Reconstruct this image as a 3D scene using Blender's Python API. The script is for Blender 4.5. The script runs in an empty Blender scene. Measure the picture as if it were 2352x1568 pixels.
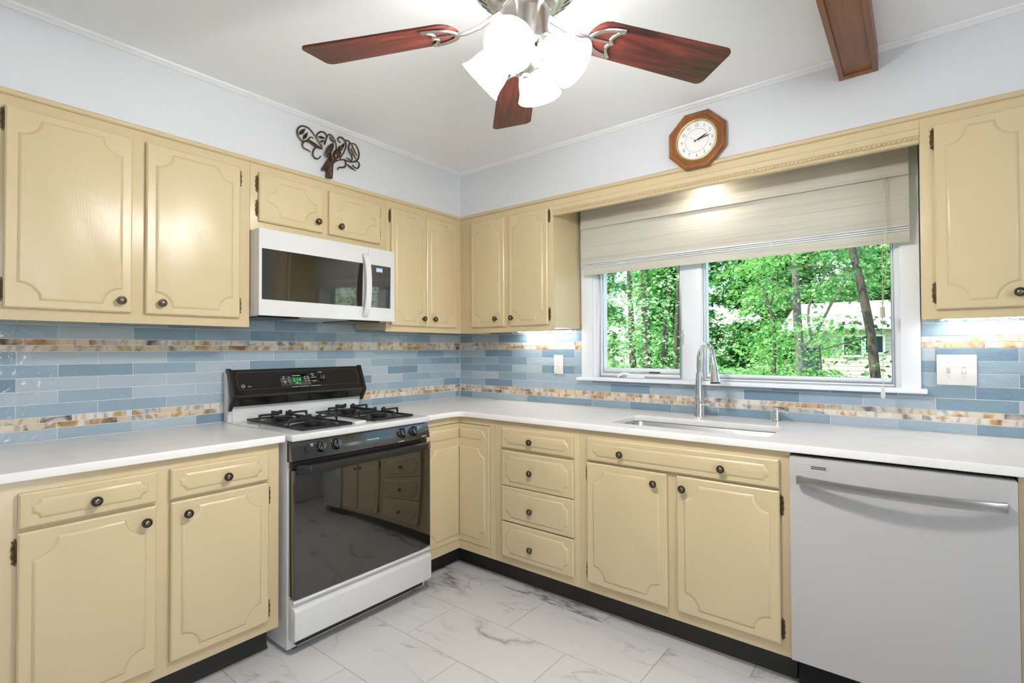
import bpy, bmesh, math, random
import numpy as np
from mathutils import Vector, Matrix
from mathutils.geometry import tessellate_polygon

PI = math.pi
R = math.radians
scene = bpy.context.scene
COL = scene.collection
random.seed(7)
rng = np.random.default_rng(11)

# ------------------------------------------------------------------ camera
cam_d = bpy.data.cameras.new('camera')
cam = bpy.data.objects.new('camera', cam_d)
COL.objects.link(cam)
cam_d.sensor_width = 36.0
cam_d.lens = 36.0 * 1171.99 / 2352
cam_d.clip_start = 0.05
cam_d.clip_end = 300
_yaw, _pit, _rol = R(38.4609), R(0.875), R(-0.2155)
_f = Vector((-math.sin(_yaw) * math.cos(_pit), math.cos(_yaw) * math.cos(_pit), math.sin(_pit)))
_r = Vector((math.cos(_yaw), math.sin(_yaw), 0))
_u = _r.cross(_f)
_rt = math.cos(_rol) * _r + math.sin(_rol) * _u
_up = math.cos(_rol) * _u - math.sin(_rol) * _r
cam.matrix_world = Matrix(((_rt.x, _up.x, -_f.x, 2.7096), (_rt.y, _up.y, -_f.y, -2.7796), (_rt.z, _up.z, -_f.z, 1.2688), (0, 0, 0, 1)))
scene.camera = cam

# ------------------------------------------------------------------ world, sun, fill lamp, exposure
world = bpy.data.worlds.new('sky_world')
scene.world = world
world.use_nodes = True
wn = world.node_tree
bg = wn.nodes['Background']
sky = wn.nodes.new('ShaderNodeTexSky')
sky.sky_type = 'NISHITA'
sky.sun_disc = False
sky.sun_elevation = R(58)
sky.sun_rotation = R(210)
wn.links.new(sky.outputs[0], bg.inputs[0])
bg.inputs[1].default_value = 0.42

sun_d = bpy.data.lights.new('sun', 'SUN')
sun_d.energy = 6.5
sun_d.angle = R(0.6)
sun_d.color = (1, 0.96, 0.88)
sun = bpy.data.objects.new('sun', sun_d)
COL.objects.link(sun)
sun.rotation_euler = Vector((0.30, 0.45, -0.84)).to_track_quat('-Z', 'Y').to_euler()
sun.location = (-3, -4, 9)

def area(name, loc, direction, sx, sy, power, color=(1, 1, 1)):
    d = bpy.data.lights.new(name, 'AREA')
    d.shape = 'RECTANGLE'
    d.size, d.size_y, d.energy, d.color = sx, sy, power, color
    o = bpy.data.objects.new(name, d)
    COL.objects.link(o)
    o.location = loc
    o.rotation_euler = Vector(direction).to_track_quat('-Z', 'Y').to_euler()
    return o
# added fill lamp at the made-up rear opening, tilted up to brighten the ceiling
area('rear_fill_light', (5.16, -3.3, 1.55), (-1, 0, 0.30), 1.6, 1.2, 46, (0.94, 0.975, 1.0))

vs = scene.view_settings
vs.view_transform = 'Standard'
vs.look = 'None'
vs.gamma = 1
vs.use_curve_mapping = False
vs.exposure = 0.15

# ------------------------------------------------------------------ materials
MATS = {}
def nt(name):
    m = bpy.data.materials.new(name)
    m.use_nodes = True
    t = m.node_tree
    return m, t, t.nodes['Principled BSDF']
def N(t, kind, **kw):
    n = t.nodes.new(kind)
    for k, v in kw.items():
        setattr(n, k, v)
    return n
def ramp(t, fac, stops, interp='LINEAR'):
    n = N(t, 'ShaderNodeValToRGB')
    cr = n.color_ramp
    cr.interpolation = interp
    while len(cr.elements) < len(stops):
        cr.elements.new(0.5)
    for e, (p, c) in zip(cr.elements, stops):
        e.position = p
        e.color = (*c, 1) if len(c) == 3 else c
    if fac is not None:
        t.links.new(fac, n.inputs[0])
    return n
def coords(t, scale=(1, 1, 1), rot=(0, 0, 0), rand=0.0):
    tc = N(t, 'ShaderNodeTexCoord')
    src = tc.outputs['Object']
    mp = N(t, 'ShaderNodeMapping')
    mp.inputs['Scale'].default_value = scale
    mp.inputs['Rotation'].default_value = rot
    t.links.new(src, mp.inputs[0])
    if rand:
        oi = N(t, 'ShaderNodeObjectInfo')
        mm = N(t, 'ShaderNodeMath', operation='MULTIPLY')
        mm.inputs[1].default_value = rand
        t.links.new(oi.outputs['Random'], mm.inputs[0])
        cb = N(t, 'ShaderNodeCombineXYZ')
        t.links.new(mm.outputs[0], cb.inputs[0])
        m2 = N(t, 'ShaderNodeMath', operation='MULTIPLY')
        m2.inputs[1].default_value = 1.37
        t.links.new(mm.outputs[0], m2.inputs[0])
        t.links.new(m2.outputs[0], cb.inputs[1])
        t.links.new(m2.outputs[0], cb.inputs[2])
        t.links.new(cb.outputs[0], mp.inputs['Location'])
    return mp.outputs[0]
def noise(t, vec, scale, detail=4, rough=0.5, dist=0.0):
    n = N(t, 'ShaderNodeTexNoise')
    n.inputs['Scale'].default_value = scale
    n.inputs['Detail'].default_value = detail
    n.inputs['Roughness'].default_value = rough
    n.inputs['Distortion'].default_value = dist
    if vec is not None:
        t.links.new(vec, n.inputs['Vector'])
    return n
def bump(t, b, height, strength, dist=0.002):
    n = N(t, 'ShaderNodeBump')
    n.inputs['Strength'].default_value = strength
    n.inputs['Distance'].default_value = dist
    t.links.new(height, n.inputs['Height'])
    t.links.new(n.outputs[0], b.inputs['Normal'])
def plain(name, col, rough=0.5, metal=0.0, spec=None, emit=None, estr=0.0, bump_s=0.0, bump_scale=40, coat=0.0, stretch=(1, 1, 1), vary=0.0):
    m, t, b = nt(name)
    b.inputs['Base Color'].default_value = (*col, 1)
    b.inputs['Roughness'].default_value = rough
    b.inputs['Metallic'].default_value = metal
    if spec is not None:
        b.inputs['Specular IOR Level'].default_value = spec
    if coat:
        b.inputs['Coat Weight'].default_value = coat
        b.inputs['Coat Roughness'].default_value = 0.06
    if emit:
        b.inputs['Emission Color'].default_value = (*emit, 1)
        b.inputs['Emission Strength'].default_value = estr
    if bump_s or vary:
        v = coords(t, stretch)
        nz = noise(t, v, bump_scale, 4)
        if bump_s:
            bump(t, b, nz.outputs[0], bump_s)
        if vary:
            rp = ramp(t, nz.outputs[0], [(0.3, tuple(c * (1 - vary) for c in col)), (0.7, tuple(min(1, c * (1 + vary)) for c in col))])
            t.links.new(rp.outputs[0], b.inputs['Base Color'])
    MATS[name] = m
    return m

plain('wall_paint', (0.655, 0.67, 0.69), 0.55, bump_s=0.12, bump_scale=160)
plain('ceiling_paint', (0.90, 0.91, 0.92), 0.7, bump_s=0.1, bump_scale=120)
plain('trim_white', (0.80, 0.80, 0.80), 0.4)
plain('window_white', (0.86, 0.885, 0.92), 0.3)
plain('grout', (0.80, 0.79, 0.77), 0.8)
plain('floor_grout', (0.20, 0.19, 0.18), 0.85)
plain('cream_paint', (0.605, 0.487, 0.292), 0.29, bump_s=0.18, bump_scale=28, stretch=(14, 14, 1))
plain('cabinet_inside', (0.55, 0.43, 0.22), 0.6)
plain('toe_black', (0.022, 0.020, 0.018), 0.45)
plain('white_enamel', (0.66, 0.655, 0.65), 0.12, coat=0.4)
plain('white_plastic', (0.68, 0.675, 0.67), 0.25)
plain('grey_side', (0.55, 0.54, 0.52), 0.35)
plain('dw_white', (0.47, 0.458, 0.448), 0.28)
plain('black_gloss', (0.006, 0.006, 0.006), 0.04, spec=1.0, coat=1.0)
plain('black_glass', (0.010, 0.008, 0.006), 0.03, spec=1.0, coat=0.7)
plain('panel_black', (0.006, 0.006, 0.006), 0.16, spec=1.0, coat=1.0)
MATS['panel_black'].node_tree.nodes['Principled BSDF'].inputs['Coat Roughness'].default_value = 0.13
plain('black_satin', (0.012, 0.011, 0.010), 0.28)
plain('console_black', (0.014, 0.013, 0.011), 0.22)
plain('cast_iron', (0.012, 0.012, 0.012), 0.42, bump_s=0.3, bump_scale=300)
plain('dark_void', (0.004, 0.004, 0.004), 0.9)
plain('chrome', (0.80, 0.80, 0.80), 0.08, 1.0)
plain('nickel', (0.62, 0.60, 0.56), 0.22, 1.0)
plain('stainless', (0.52, 0.52, 0.51), 0.27, 1.0, bump_s=0.05, bump_scale=60, stretch=(1, 40, 40))
plain('steel_handle', (0.46, 0.44, 0.42), 0.26, 1.0, bump_s=0.05, bump_scale=60, stretch=(1, 40, 40))
plain('antique_brass', (0.20, 0.17, 0.125), 0.30, 1.0, bump_s=0.2, bump_scale=200)
plain('antique_dark', (0.06, 0.05, 0.038), 0.4, 1.0)
plain('hinge_bronze', (0.13, 0.085, 0.045), 0.42, 0.9, bump_s=0.6, bump_scale=160)
plain('bronze', (0.10, 0.062, 0.040), 0.36, 0.85, bump_s=0.35, bump_scale=130, vary=0.3)
plain('gold', (0.72, 0.55, 0.28), 0.25, 1.0)
plain('clock_face', (0.83, 0.83, 0.81), 0.5)
plain('ink', (0.02, 0.02, 0.02), 0.6)
plain('ink_grey', (0.16, 0.16, 0.17), 0.6)
plain('print_white', (0.55, 0.55, 0.54), 0.5)
plain('print_dim', (0.10, 0.10, 0.09), 0.5)
plain('red_print', (0.5, 0.08, 0.03), 0.5)
plain('led_green', (0.0, 0.02, 0.0), 0.4, emit=(0.05, 0.9, 0.15), estr=0.9)
plain('led_glass', (0.0, 0.03, 0.005), 0.2, emit=(0.0, 0.25, 0.03), estr=0.3)
plain('led_blue', (0.1, 0.15, 0.3), 0.3, emit=(0.25, 0.45, 0.95), estr=0.7)
plain('led_white', (0.5, 0.5, 0.5), 0.3, emit=(0.85, 0.9, 1.0), estr=0.9)
plain('lamp_strip', (0.9, 0.9, 0.9), 0.4, emit=(1.0, 0.97, 0.92), estr=38)
plain('sink_lamp', (0.9, 0.9, 0.9), 0.4, emit=(1.0, 0.93, 0.80), estr=55)
plain('bulb', (0.9, 0.9, 0.9), 0.4, emit=(1.0, 0.985, 0.96), estr=600)
plain('cord', (0.60, 0.54, 0.40), 0.8)
plain('rail_white', (0.70, 0.71, 0.74), 0.4)
plain('ivory_plate', (0.80, 0.79, 0.76), 0.3)
plain('slot_dark', (0.10, 0.10, 0.10), 0.6)
plain('label_blue', (0.03, 0.03, 0.06), 0.5)
plain('bark', (0.11, 0.085, 0.06), 0.9, bump_s=0.8, bump_scale=25, stretch=(3, 3, 0.5), vary=0.4)
plain('bark_grey', (0.20, 0.18, 0.155), 0.9, bump_s=0.8, bump_scale=25, stretch=(3, 3, 0.5), vary=0.4)
plain('siding', (0.60, 0.555, 0.43), 0.7)
plain('house_trim', (0.85, 0.85, 0.85), 0.5)
plain('shingle', (0.40, 0.335, 0.315), 0.9, vary=0.15, bump_scale=6)
plain('house_glass', (0.03, 0.04, 0.05), 0.1)
plain('shutter', (0.03, 0.035, 0.05), 0.6)

def m_shade_glass():
    m, t, b = nt('shade_glass')
    b.inputs['Base Color'].default_value = (0.85, 0.85, 0.84, 1)
    b.inputs['Roughness'].default_value = 0.35
    b.inputs['Emission Color'].default_value = (1.0, 0.985, 0.96, 1)
    b.inputs['Emission Strength'].default_value = 42.0
    tr = N(t, 'ShaderNodeBsdfTranslucent')
    tr.inputs[0].default_value = (0.9, 0.9, 0.88, 1)
    mx = N(t, 'ShaderNodeAddShader')
    ms = N(t, 'ShaderNodeMixShader')
    ms.inputs[0].default_value = 0.012
    t.links.new(b.outputs[0], ms.inputs[1]); t.links.new(tr.outputs[0], ms.inputs[2])
    t.links.new(ms.outputs[0], t.nodes['Material Output'].inputs[0])
    MATS['shade_glass'] = m
m_shade_glass()

def m_tile():
    m, t, b = nt('blue_tile')
    oi = N(t, 'ShaderNodeObjectInfo')
    v = coords(t, (1, 1, 1), rand=40)
    nz = noise(t, v, 9, 3, 0.6)
    ad = N(t, 'ShaderNodeMath', operation='MULTIPLY_ADD')
    t.links.new(nz.outputs[0], ad.inputs[0])
    ad.inputs[1].default_value = 0.22
    t.links.new(oi.outputs['Random'], ad.inputs[2])
    rp = ramp(t, ad.outputs[0], [(0.15, (0.185, 0.275, 0.36)), (0.45, (0.245, 0.345, 0.425)), (0.75, (0.315, 0.415, 0.495)), (1.0, (0.43, 0.50, 0.56))])
    t.links.new(rp.outputs[0], b.inputs['Base Color'])
    b.inputs['Roughness'].default_value = 0.13
    n2 = noise(t, v, 26, 2, 0.5, 0.4)
    bump(t, b, n2.outputs[0], 0.36, 0.012)
    MATS['blue_tile'] = m
m_tile()

def m_mosaic():
    m, t, b = nt('agate_mosaic')
    v = coords(t, (1, 1, 1), rand=60)
    nz = noise(t, v, 7.0, 3.0, 0.5, 1.4)
    wv = N(t, 'ShaderNodeTexWave')
    wv.inputs['Scale'].default_value = 5.0
    wv.inputs['Distortion'].default_value = 7.0
    wv.inputs['Detail'].default_value = 2.0
    t.links.new(v, wv.inputs['Vector'])
    r1 = ramp(t, nz.outputs[0], [(0.28, (0.16, 0.15, 0.145)), (0.37, (0.46, 0.44, 0.42)), (0.42, (0.72, 0.70, 0.66)), (0.53, (0.76, 0.71, 0.62)), (0.60, (0.60, 0.43, 0.24)), (0.68, (0.42, 0.22, 0.08))])
    r2 = ramp(t, wv.outputs['Fac'], [(0.0, (0.30, 0.22, 0.16)), (0.10, (0.80, 0.72, 0.62)), (0.2, (1, 1, 1)), (1.0, (1, 1, 1))])
    mx = N(t, 'ShaderNodeMixRGB', blend_type='MULTIPLY')
    mx.inputs[0].default_value = 0.45
    t.links.new(r1.outputs[0], mx.inputs[1])
    t.links.new(r2.outputs[0], mx.inputs[2])
    oi = N(t, 'ShaderNodeObjectInfo')
    wn2 = N(t, 'ShaderNodeTexWhiteNoise', noise_dimensions='1D')
    t.links.new(oi.outputs['Random'], wn2.inputs['W'])
    r3 = ramp(t, wn2.outputs['Value'], [(0.0, (0.98, 0.97, 0.95)), (0.42, (0.92, 0.86, 0.76)), (0.62, (0.70, 0.66, 0.62)), (0.80, (0.86, 0.72, 0.52)), (0.92, (0.66, 0.45, 0.26)), (1.0, (0.50, 0.47, 0.45))], 'CONSTANT')
    m3 = N(t, 'ShaderNodeMixRGB', blend_type='MULTIPLY')
    m3.inputs[0].default_value = 0.8
    t.links.new(mx.outputs[0], m3.inputs[1]); t.links.new(r3.outputs[0], m3.inputs[2])
    t.links.new(m3.outputs[0], b.inputs['Base Color'])
    b.inputs['Roughness'].default_value = 0.07
    MATS['agate_mosaic'] = m
m_mosaic()

def m_marble():
    m, t, b = nt('floor_marble')
    v = coords(t, (0.75, 1.9, 1), rot=(0, 0, R(-38)), rand=30)
    def vein(scale, dist, w0, w1, mlo, mhi, mscale):
        n1 = noise(t, v, scale, 6, 0.55, dist)
        s1 = N(t, 'ShaderNodeMath', operation='SUBTRACT')
        t.links.new(n1.outputs[0], s1.inputs[0]); s1.inputs[1].default_value = 0.5
        a1 = N(t, 'ShaderNodeMath', operation='ABSOLUTE')
        t.links.new(s1.outputs[0], a1.inputs[0])
        rp = ramp(t, a1.outputs[0], [(0.0, (1, 1, 1)), (w0, (0.45, 0.45, 0.45)), (w1, (0, 0, 0))])
        mk = noise(t, v, mscale, 2, 0.5)
        ms = ramp(t, mk.outputs[0], [(mlo, (0, 0, 0)), (mhi, (1, 1, 1))])
        mu = N(t, 'ShaderNodeMath', operation='MULTIPLY')
        t.links.new(rp.outputs[0], mu.inputs[0]); t.links.new(ms.outputs[0], mu.inputs[1])
        return mu.outputs[0]
    big = vein(1.0, 0.35, 0.006, 0.026, 0.50, 0.62, 1.1)
    fine = vein(2.6, 0.6, 0.006, 0.022, 0.46, 0.66, 2.3)
    c1 = N(t, 'ShaderNodeMixRGB')
    t.links.new(fine, c1.inputs[0])
    c1.inputs[1].default_value = (0.60, 0.59, 0.58, 1)
    c1.inputs[2].default_value = (0.40, 0.38, 0.37, 1)
    c2 = N(t, 'ShaderNodeMixRGB')
    t.links.new(big, c2.inputs[0])
    t.links.new(c1.outputs[0], c2.inputs[1])
    c2.inputs[2].default_value = (0.17, 0.155, 0.16, 1)
    t.links.new(c2.outputs[0], b.inputs['Base Color'])
    b.inputs['Roughness'].default_value = 0.24
    MATS['floor_marble'] = m
m_marble()

def m_quartz():
    m, t, b = nt('quartz')
    v = coords(t, (1, 1, 1))
    n1 = noise(t, v, 7, 6, 0.65, 0.8)
    rp = ramp(t, n1.outputs[0], [(0.30, (0.78, 0.745, 0.71)), (0.42, (0.845, 0.815, 0.785)), (0.7, (0.87, 0.845, 0.82))])
    t.links.new(rp.outputs[0], b.inputs['Base Color'])
    b.inputs['Roughness'].default_value = 0.2
    MATS['quartz'] = m
m_quartz()

def m_wood(name, c0, c1, c2, axis, rough, scale=1.0):
    m, t, b = nt(name)
    sc = [10 * scale, 10 * scale, 10 * scale]
    sc[axis] = 0.8 * scale
    v = coords(t, tuple(sc), rand=7)
    n1 = noise(t, v, 3.2, 6, 0.6, 1.2)
    rp = ramp(t, n1.outputs[0], [(0.30, c0), (0.50, c1), (0.70, c2)])
    t.links.new(rp.outputs[0], b.inputs['Base Color'])
    b.inputs['Roughness'].default_value = rough
    MATS[name] = m
m_wood('cherry', (0.016, 0.006, 0.006), (0.085, 0.015, 0.011), (0.19, 0.034, 0.021), 0, 0.42, 1.6)
m_wood('beam_wood', (0.13, 0.043, 0.012), (0.21, 0.075, 0.020), (0.26, 0.098, 0.028), 1, 0.42, 0.6)
m_wood('oak', (0.16, 0.052, 0.009), (0.23, 0.080, 0.015), (0.30, 0.112, 0.023), 2, 0.35)

def m_fabric():
    m, t, b = nt('woven_shade')
    v = coords(t, (1.2, 1, 190))
    n1 = noise(t, v, 1.0, 4, 0.7)
    v2 = coords(t, (0.3, 1, 14))
    n2 = noise(t, v2, 1.0, 3, 0.6)
    ad = N(t, 'ShaderNodeMath', operation='MULTIPLY_ADD')
    t.links.new(n1.outputs[0], ad.inputs[0]); ad.inputs[1].default_value = 0.7
    mm = N(t, 'ShaderNodeMath', operation='MULTIPLY')
    t.links.new(n2.outputs[0], mm.inputs[0]); mm.inputs[1].default_value = 0.45
    t.links.new(mm.outputs[0], ad.inputs[2])
    rp = ramp(t, ad.outputs[0], [(0.36, (0.50, 0.46, 0.37)), (0.55, (0.70, 0.67, 0.59)), (0.75, (0.80, 0.78, 0.71))])
    t.links.new(rp.outputs[0], b.inputs['Base Color'])
    b.inputs['Roughness'].default_value = 0.8
    bump(t, b, n1.outputs[0], 0.5, 0.003)
    out = t.nodes['Material Output']
    tr = N(t, 'ShaderNodeBsdfTranslucent')
    t.links.new(rp.outputs[0], tr.inputs[0])
    mx = N(t, 'ShaderNodeMixShader')
    mx.inputs[0].default_value = 0.22
    t.links.new(b.outputs[0], mx.inputs[1]); t.links.new(tr.outputs[0], mx.inputs[2])
    t.links.new(mx.outputs[0], out.inputs[0])
    MATS['woven_shade'] = m
m_fabric()

def m_pane():
    m, t, b = nt('window_glass')
    out = t.nodes['Material Output']
    tr = N(t, 'ShaderNodeBsdfTransparent')
    tr.inputs[0].default_value = (0.96, 0.98, 0.97, 1)
    gl = N(t, 'ShaderNodeBsdfGlossy')
    gl.inputs['Roughness'].default_value = 0.02
    fr = N(t, 'ShaderNodeFresnel')
    fr.inputs[0].default_value = 1.22
    mx = N(t, 'ShaderNodeMixShader')
    ge = N(t, 'ShaderNodeNewGeometry')
    fb = N(t, 'ShaderNodeMath', operation='SUBTRACT')
    fb.inputs[0].default_value = 1.0
    t.links.new(ge.outputs['Backfacing'], fb.inputs[1])
    fm = N(t, 'ShaderNodeMath', operation='MULTIPLY')
    t.links.new(fr.outputs[0], fm.inputs[0]); t.links.new(fb.outputs[0], fm.inputs[1])
    t.links.new(fm.outputs[0], mx.inputs[0])
    t.links.new(tr.outputs[0], mx.inputs[1]); t.links.new(gl.outputs[0], mx.inputs[2])
    t.links.new(mx.outputs[0], out.inputs[0])
    MATS['window_glass'] = m
m_pane()

def m_leaf(name, c0, c1, c2):
    m, t, b = nt(name)
    at = N(t, 'ShaderNodeAttribute')
    at.attribute_name = 'tint'
    rp = ramp(t, at.outputs['Fac'], [(0.0, c0), (0.5, c1), (1.0, c2)])
    t.links.new(rp.outputs[0], b.inputs['Base Color'])
    b.inputs['Roughness'].default_value = 0.38
    tr = N(t, 'ShaderNodeBsdfTranslucent')
    t.links.new(rp.outputs[0], tr.inputs[0])
    mx = N(t, 'ShaderNodeMixShader')
    mx.inputs[0].default_value = 0.42
    out = t.nodes['Material Output']
    t.links.new(b.outputs[0], mx.inputs[1]); t.links.new(tr.outputs[0], mx.inputs[2])
    t.links.new(mx.outputs[0], out.inputs[0])
    MATS[name] = m
m_leaf('leaf_bright', (0.16, 0.42, 0.07), (0.28, 0.60, 0.14), (0.46, 0.75, 0.28))
m_leaf('leaf_mid', (0.08, 0.26, 0.06), (0.16, 0.42, 0.10), (0.28, 0.56, 0.18))
m_leaf('leaf_dark', (0.04, 0.16, 0.04), (0.09, 0.27, 0.07), (0.17, 0.40, 0.13))
m_leaf('leaf_pale', (0.25, 0.50, 0.18), (0.42, 0.66, 0.30), (0.60, 0.80, 0.46))

def m_lawn():
    m, t, b = nt('lawn_green')
    v = coords(t)
    n1 = noise(t, v, 3, 6, 0.7)
    rp = ramp(t, n1.outputs[0], [(0.3, (0.08, 0.18, 0.04)), (0.7, (0.20, 0.36, 0.10))])
    t.links.new(rp.outputs[0], b.inputs['Base Color'])
    b.inputs['Roughness'].default_value = 0.9
    MATS['lawn_green'] = m
m_lawn()

# ------------------------------------------------------------------ mesh helpers
WPOS = {}
class MB:
    def __init__(s):
        s.v, s.f = [], []
    def add(s, vs_, fs, M=None):
        o = len(s.v)
        for p in vs_:
            p = Vector(p)
            s.v.append(tuple(M @ p) if M is not None else tuple(p))
        s.f += [tuple(i + o for i in f) for f in fs]
        return s
    def box(s, x0, x1, y0, y1, z0, z1, M=None):
        return s.add([(x0, y0, z0), (x1, y0, z0), (x1, y1, z0), (x0, y1, z0), (x0, y0, z1), (x1, y0, z1), (x1, y1, z1), (x0, y1, z1)],
                     [(0, 3, 2, 1), (4, 5, 6, 7), (0, 1, 5, 4), (1, 2, 6, 5), (2, 3, 7, 6), (3, 0, 4, 7)], M)
    def lathe(s, prof, n=24, M=None, cap=True):
        vs_, fs = [], []
        for (r, h) in prof:
            for k in range(n):
                a = 2 * PI * k / n
                vs_.append((r * math.cos(a), r * math.sin(a), h))
        for j in range(len(prof) - 1):
            for k in range(n):
                k2 = (k + 1) % n
                fs.append((j * n + k, j * n + k2, (j + 1) * n + k2, (j + 1) * n + k))
        if cap:
            if prof[0][0] > 1e-6:
                fs.append(tuple(range(n))[::-1])
            if prof[-1][0] > 1e-6:
                fs.append(tuple((len(prof) - 1) * n + k for k in range(n)))
        return s.add(vs_, fs, M)
    def tube(s, pts, rad, n=8, M=None, flat=1.0, closed=False, nrm=None):
        pts = [Vector(p) for p in pts]
        m = len(pts)
        if not hasattr(rad, '__len__'):
            rad = [rad] * m
        vs_, fs = [], []
        ref = None
        for i, p in enumerate(pts):
            a = pts[(i - 1) % m] if (closed or i > 0) else pts[i]
            b = pts[(i + 1) % m] if (closed or i < m - 1) else pts[i]
            d = (b - a).normalized()
            if nrm is not None:
                e2 = Vector(nrm); e2 = (e2 - d * e2.dot(d)).normalized()
                e1 = e2.cross(d)
            else:
                if ref is None:
                    ref = Vector((0, 0, 1)) if abs(d.z) < 0.9 else Vector((1, 0, 0))
                e1 = d.cross(ref).normalized()
                e2 = e1.cross(d).normalized()
                ref = e2
            for k in range(n):
                t = 2 * PI * k / n
                vs_.append(p + rad[i] * (math.cos(t) * e1 + flat * math.sin(t) * e2))
        top = m if closed else m - 1
        for i in range(top):
            j = (i + 1) % m
            for k in range(n):
                k2 = (k + 1) % n
                fs.append((i * n + k, i * n + k2, j * n + k2, j * n + k))
        if not closed:
            fs.append(tuple(range(n))[::-1])
            fs.append(tuple((m - 1) * n + k for k in range(n)))
        return s.add(vs_, fs, M)
    def prism(s, poly, h0, h1, M=None):
        n = len(poly)
        vs_ = [(x, y, h0) for x, y in poly] + [(x, y, h1) for x, y in poly]
        fs = [(k, (k + 1) % n, n + (k + 1) % n, n + k) for k in range(n)]
        tri = tessellate_polygon([[Vector((x, y, 0)) for x, y in poly]])
        fs += [tuple(t) for t in tri] + [tuple(n + i for i in t) for t in tri]
        return s.add(vs_, fs, M)
    def ell(s, c, rx, ry, rz, n=14, m=8, M=None):
        vs_, fs = [], []
        for j in range(m + 1):
            t = PI * j / m
            for k in range(n):
                a = 2 * PI * k / n
                vs_.append((c[0] + rx * math.sin(t) * math.cos(a), c[1] + ry * math.sin(t) * math.sin(a), c[2] + rz * math.cos(t)))
        for j in range(m):
            for k in range(n):
                fs.append((j * n + k, j * n + (k + 1) % n, (j + 1) * n + (k + 1) % n, (j + 1) * n + k))
        return s.add(vs_, fs, M)
    def mesh(s, name, off=(0, 0, 0), bevel=0.0, smooth=40, seg=2):
        bm = bmesh.new()
        off = Vector(off)
        vv = [bm.verts.new(Vector(p) - off) for p in s.v]
        for f in s.f:
            try:
                bm.faces.new([vv[i] for i in f])
            except ValueError:
                pass
        bmesh.ops.remove_doubles(bm, verts=bm.verts, dist=1e-6)
        bmesh.ops.recalc_face_normals(bm, faces=bm.faces)
        if bevel:
            es = [e for e in bm.edges if len(e.link_faces) == 2 and e.calc_face_angle(0) > R(30)]
            bmesh.ops.bevel(bm, geom=es, offset=bevel, segments=seg, affect='EDGES', profile=0.6, clamp_overlap=True)
        me = bpy.data.meshes.new(name)
        bm.to_mesh(me)
        bm.free()
        if smooth:
            me.shade_smooth()
            me.set_sharp_from_angle(angle=R(smooth))
        return me
    def build(s, name, mat, parent=None, bevel=0.0, smooth=40, loc=None, seg=2):
        base = WPOS[parent] if parent is not None else Vector(loc if loc else (0, 0, 0))
        me = s.mesh(name, base, bevel, smooth, seg)
        return link(name, me, mat, parent, base)
def link(name, me, mat, parent, wpos, rot=None):
    if mat is not None and not len(me.materials):
        me.materials.append(MATS[mat])
    o = bpy.data.objects.new(name, me)
    COL.objects.link(o)
    wpos = Vector(wpos)
    if parent is not None:
        o.parent = parent
        o.location = wpos - WPOS[parent]
    else:
        o.location = wpos
    if rot is not None:
        o.rotation_euler = rot
    WPOS[o] = wpos
    return o
def tag(o, label=None, cat=None, group=None, kind=None):
    if label: o['label'] = label
    if cat: o['category'] = cat
    if group: o['group'] = group
    if kind: o['kind'] = kind
    return o
def thing(name, loc, label, cat, group=None):
    o = bpy.data.objects.new(name, None)
    o.empty_display_size = 0.1
    COL.objects.link(o)
    o.location = loc
    WPOS[o] = Vector(loc)
    return tag(o, label, cat, group)
def struct_root(name, loc, label=None):
    o = bpy.data.objects.new(name, None)
    COL.objects.link(o)
    o.location = loc
    WPOS[o] = Vector(loc)
    return tag(o, label, kind='structure')
def struct(name, mb, mat, label=None, bevel=0.0, smooth=40):
    return tag(mb.build(name, mat, None, bevel, smooth), label, kind='structure')
# (u, v, d) frames: u to the right along the wall, v up, d out of the wall
ML = Matrix(((0, 0, 1, 0), (1, 0, 0, 0), (0, 1, 0, 0), (0, 0, 0, 1)))
MR = Matrix(((1, 0, 0, 0), (0, 0, -1, 0), (0, 1, 0, 0), (0, 0, 0, 1)))
def frame(o, u, v):
    u, v = Vector(u).normalized(), Vector(v).normalized()
    d = u.cross(v)
    return Matrix(((u.x, v.x, d.x, o[0]), (u.y, v.y, d.y, o[1]), (u.z, v.z, d.z, o[2]), (0, 0, 0, 1)))
def text_mesh(body, size, M, depth=0.0006, align='CENTER', space=1.0, offset=0.0):
    cu = bpy.data.curves.new('text', 'FONT')
    cu.body = body
    cu.size = size
    cu.align_x = align
    cu.align_y = 'CENTER'
    cu.extrude = depth
    cu.offset = offset
    cu.space_character = space
    cu.resolution_u = 3
    o = bpy.data.objects.new('text', cu)
    COL.objects.link(o)
    dg = bpy.context.evaluated_depsgraph_get()
    me = o.evaluated_get(dg).to_mesh()
    mb = MB()
    mb.add([v.co.copy() for v in me.vertices], [tuple(p.vertices) for p in me.polygons], M)
    bpy.data.objects.remove(o)
    bpy.data.curves.remove(cu)
    return mb
def smooth_pts(pts, k=4, closed=False):
    pts = [Vector(p) for p in pts]
    n = len(pts)
    out = []
    for i in range(n if closed else n - 1):
        p0 = pts[(i - 1) % n] if (closed or i > 0) else pts[i]
        p1, p2 = pts[i], pts[(i + 1) % n]
        p3 = pts[(i + 2) % n] if (closed or i < n - 2) else p2
        for j in range(k):
            t = j / k
            out.append(0.5 * ((2 * p1) + (p2 - p0) * t + (2 * p0 - 5 * p1 + 4 * p2 - p3) * t * t + (3 * p1 - p0 - 3 * p2 + p3) * t ** 3))
    if not closed:
        out.append(pts[-1])
    return out

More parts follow.
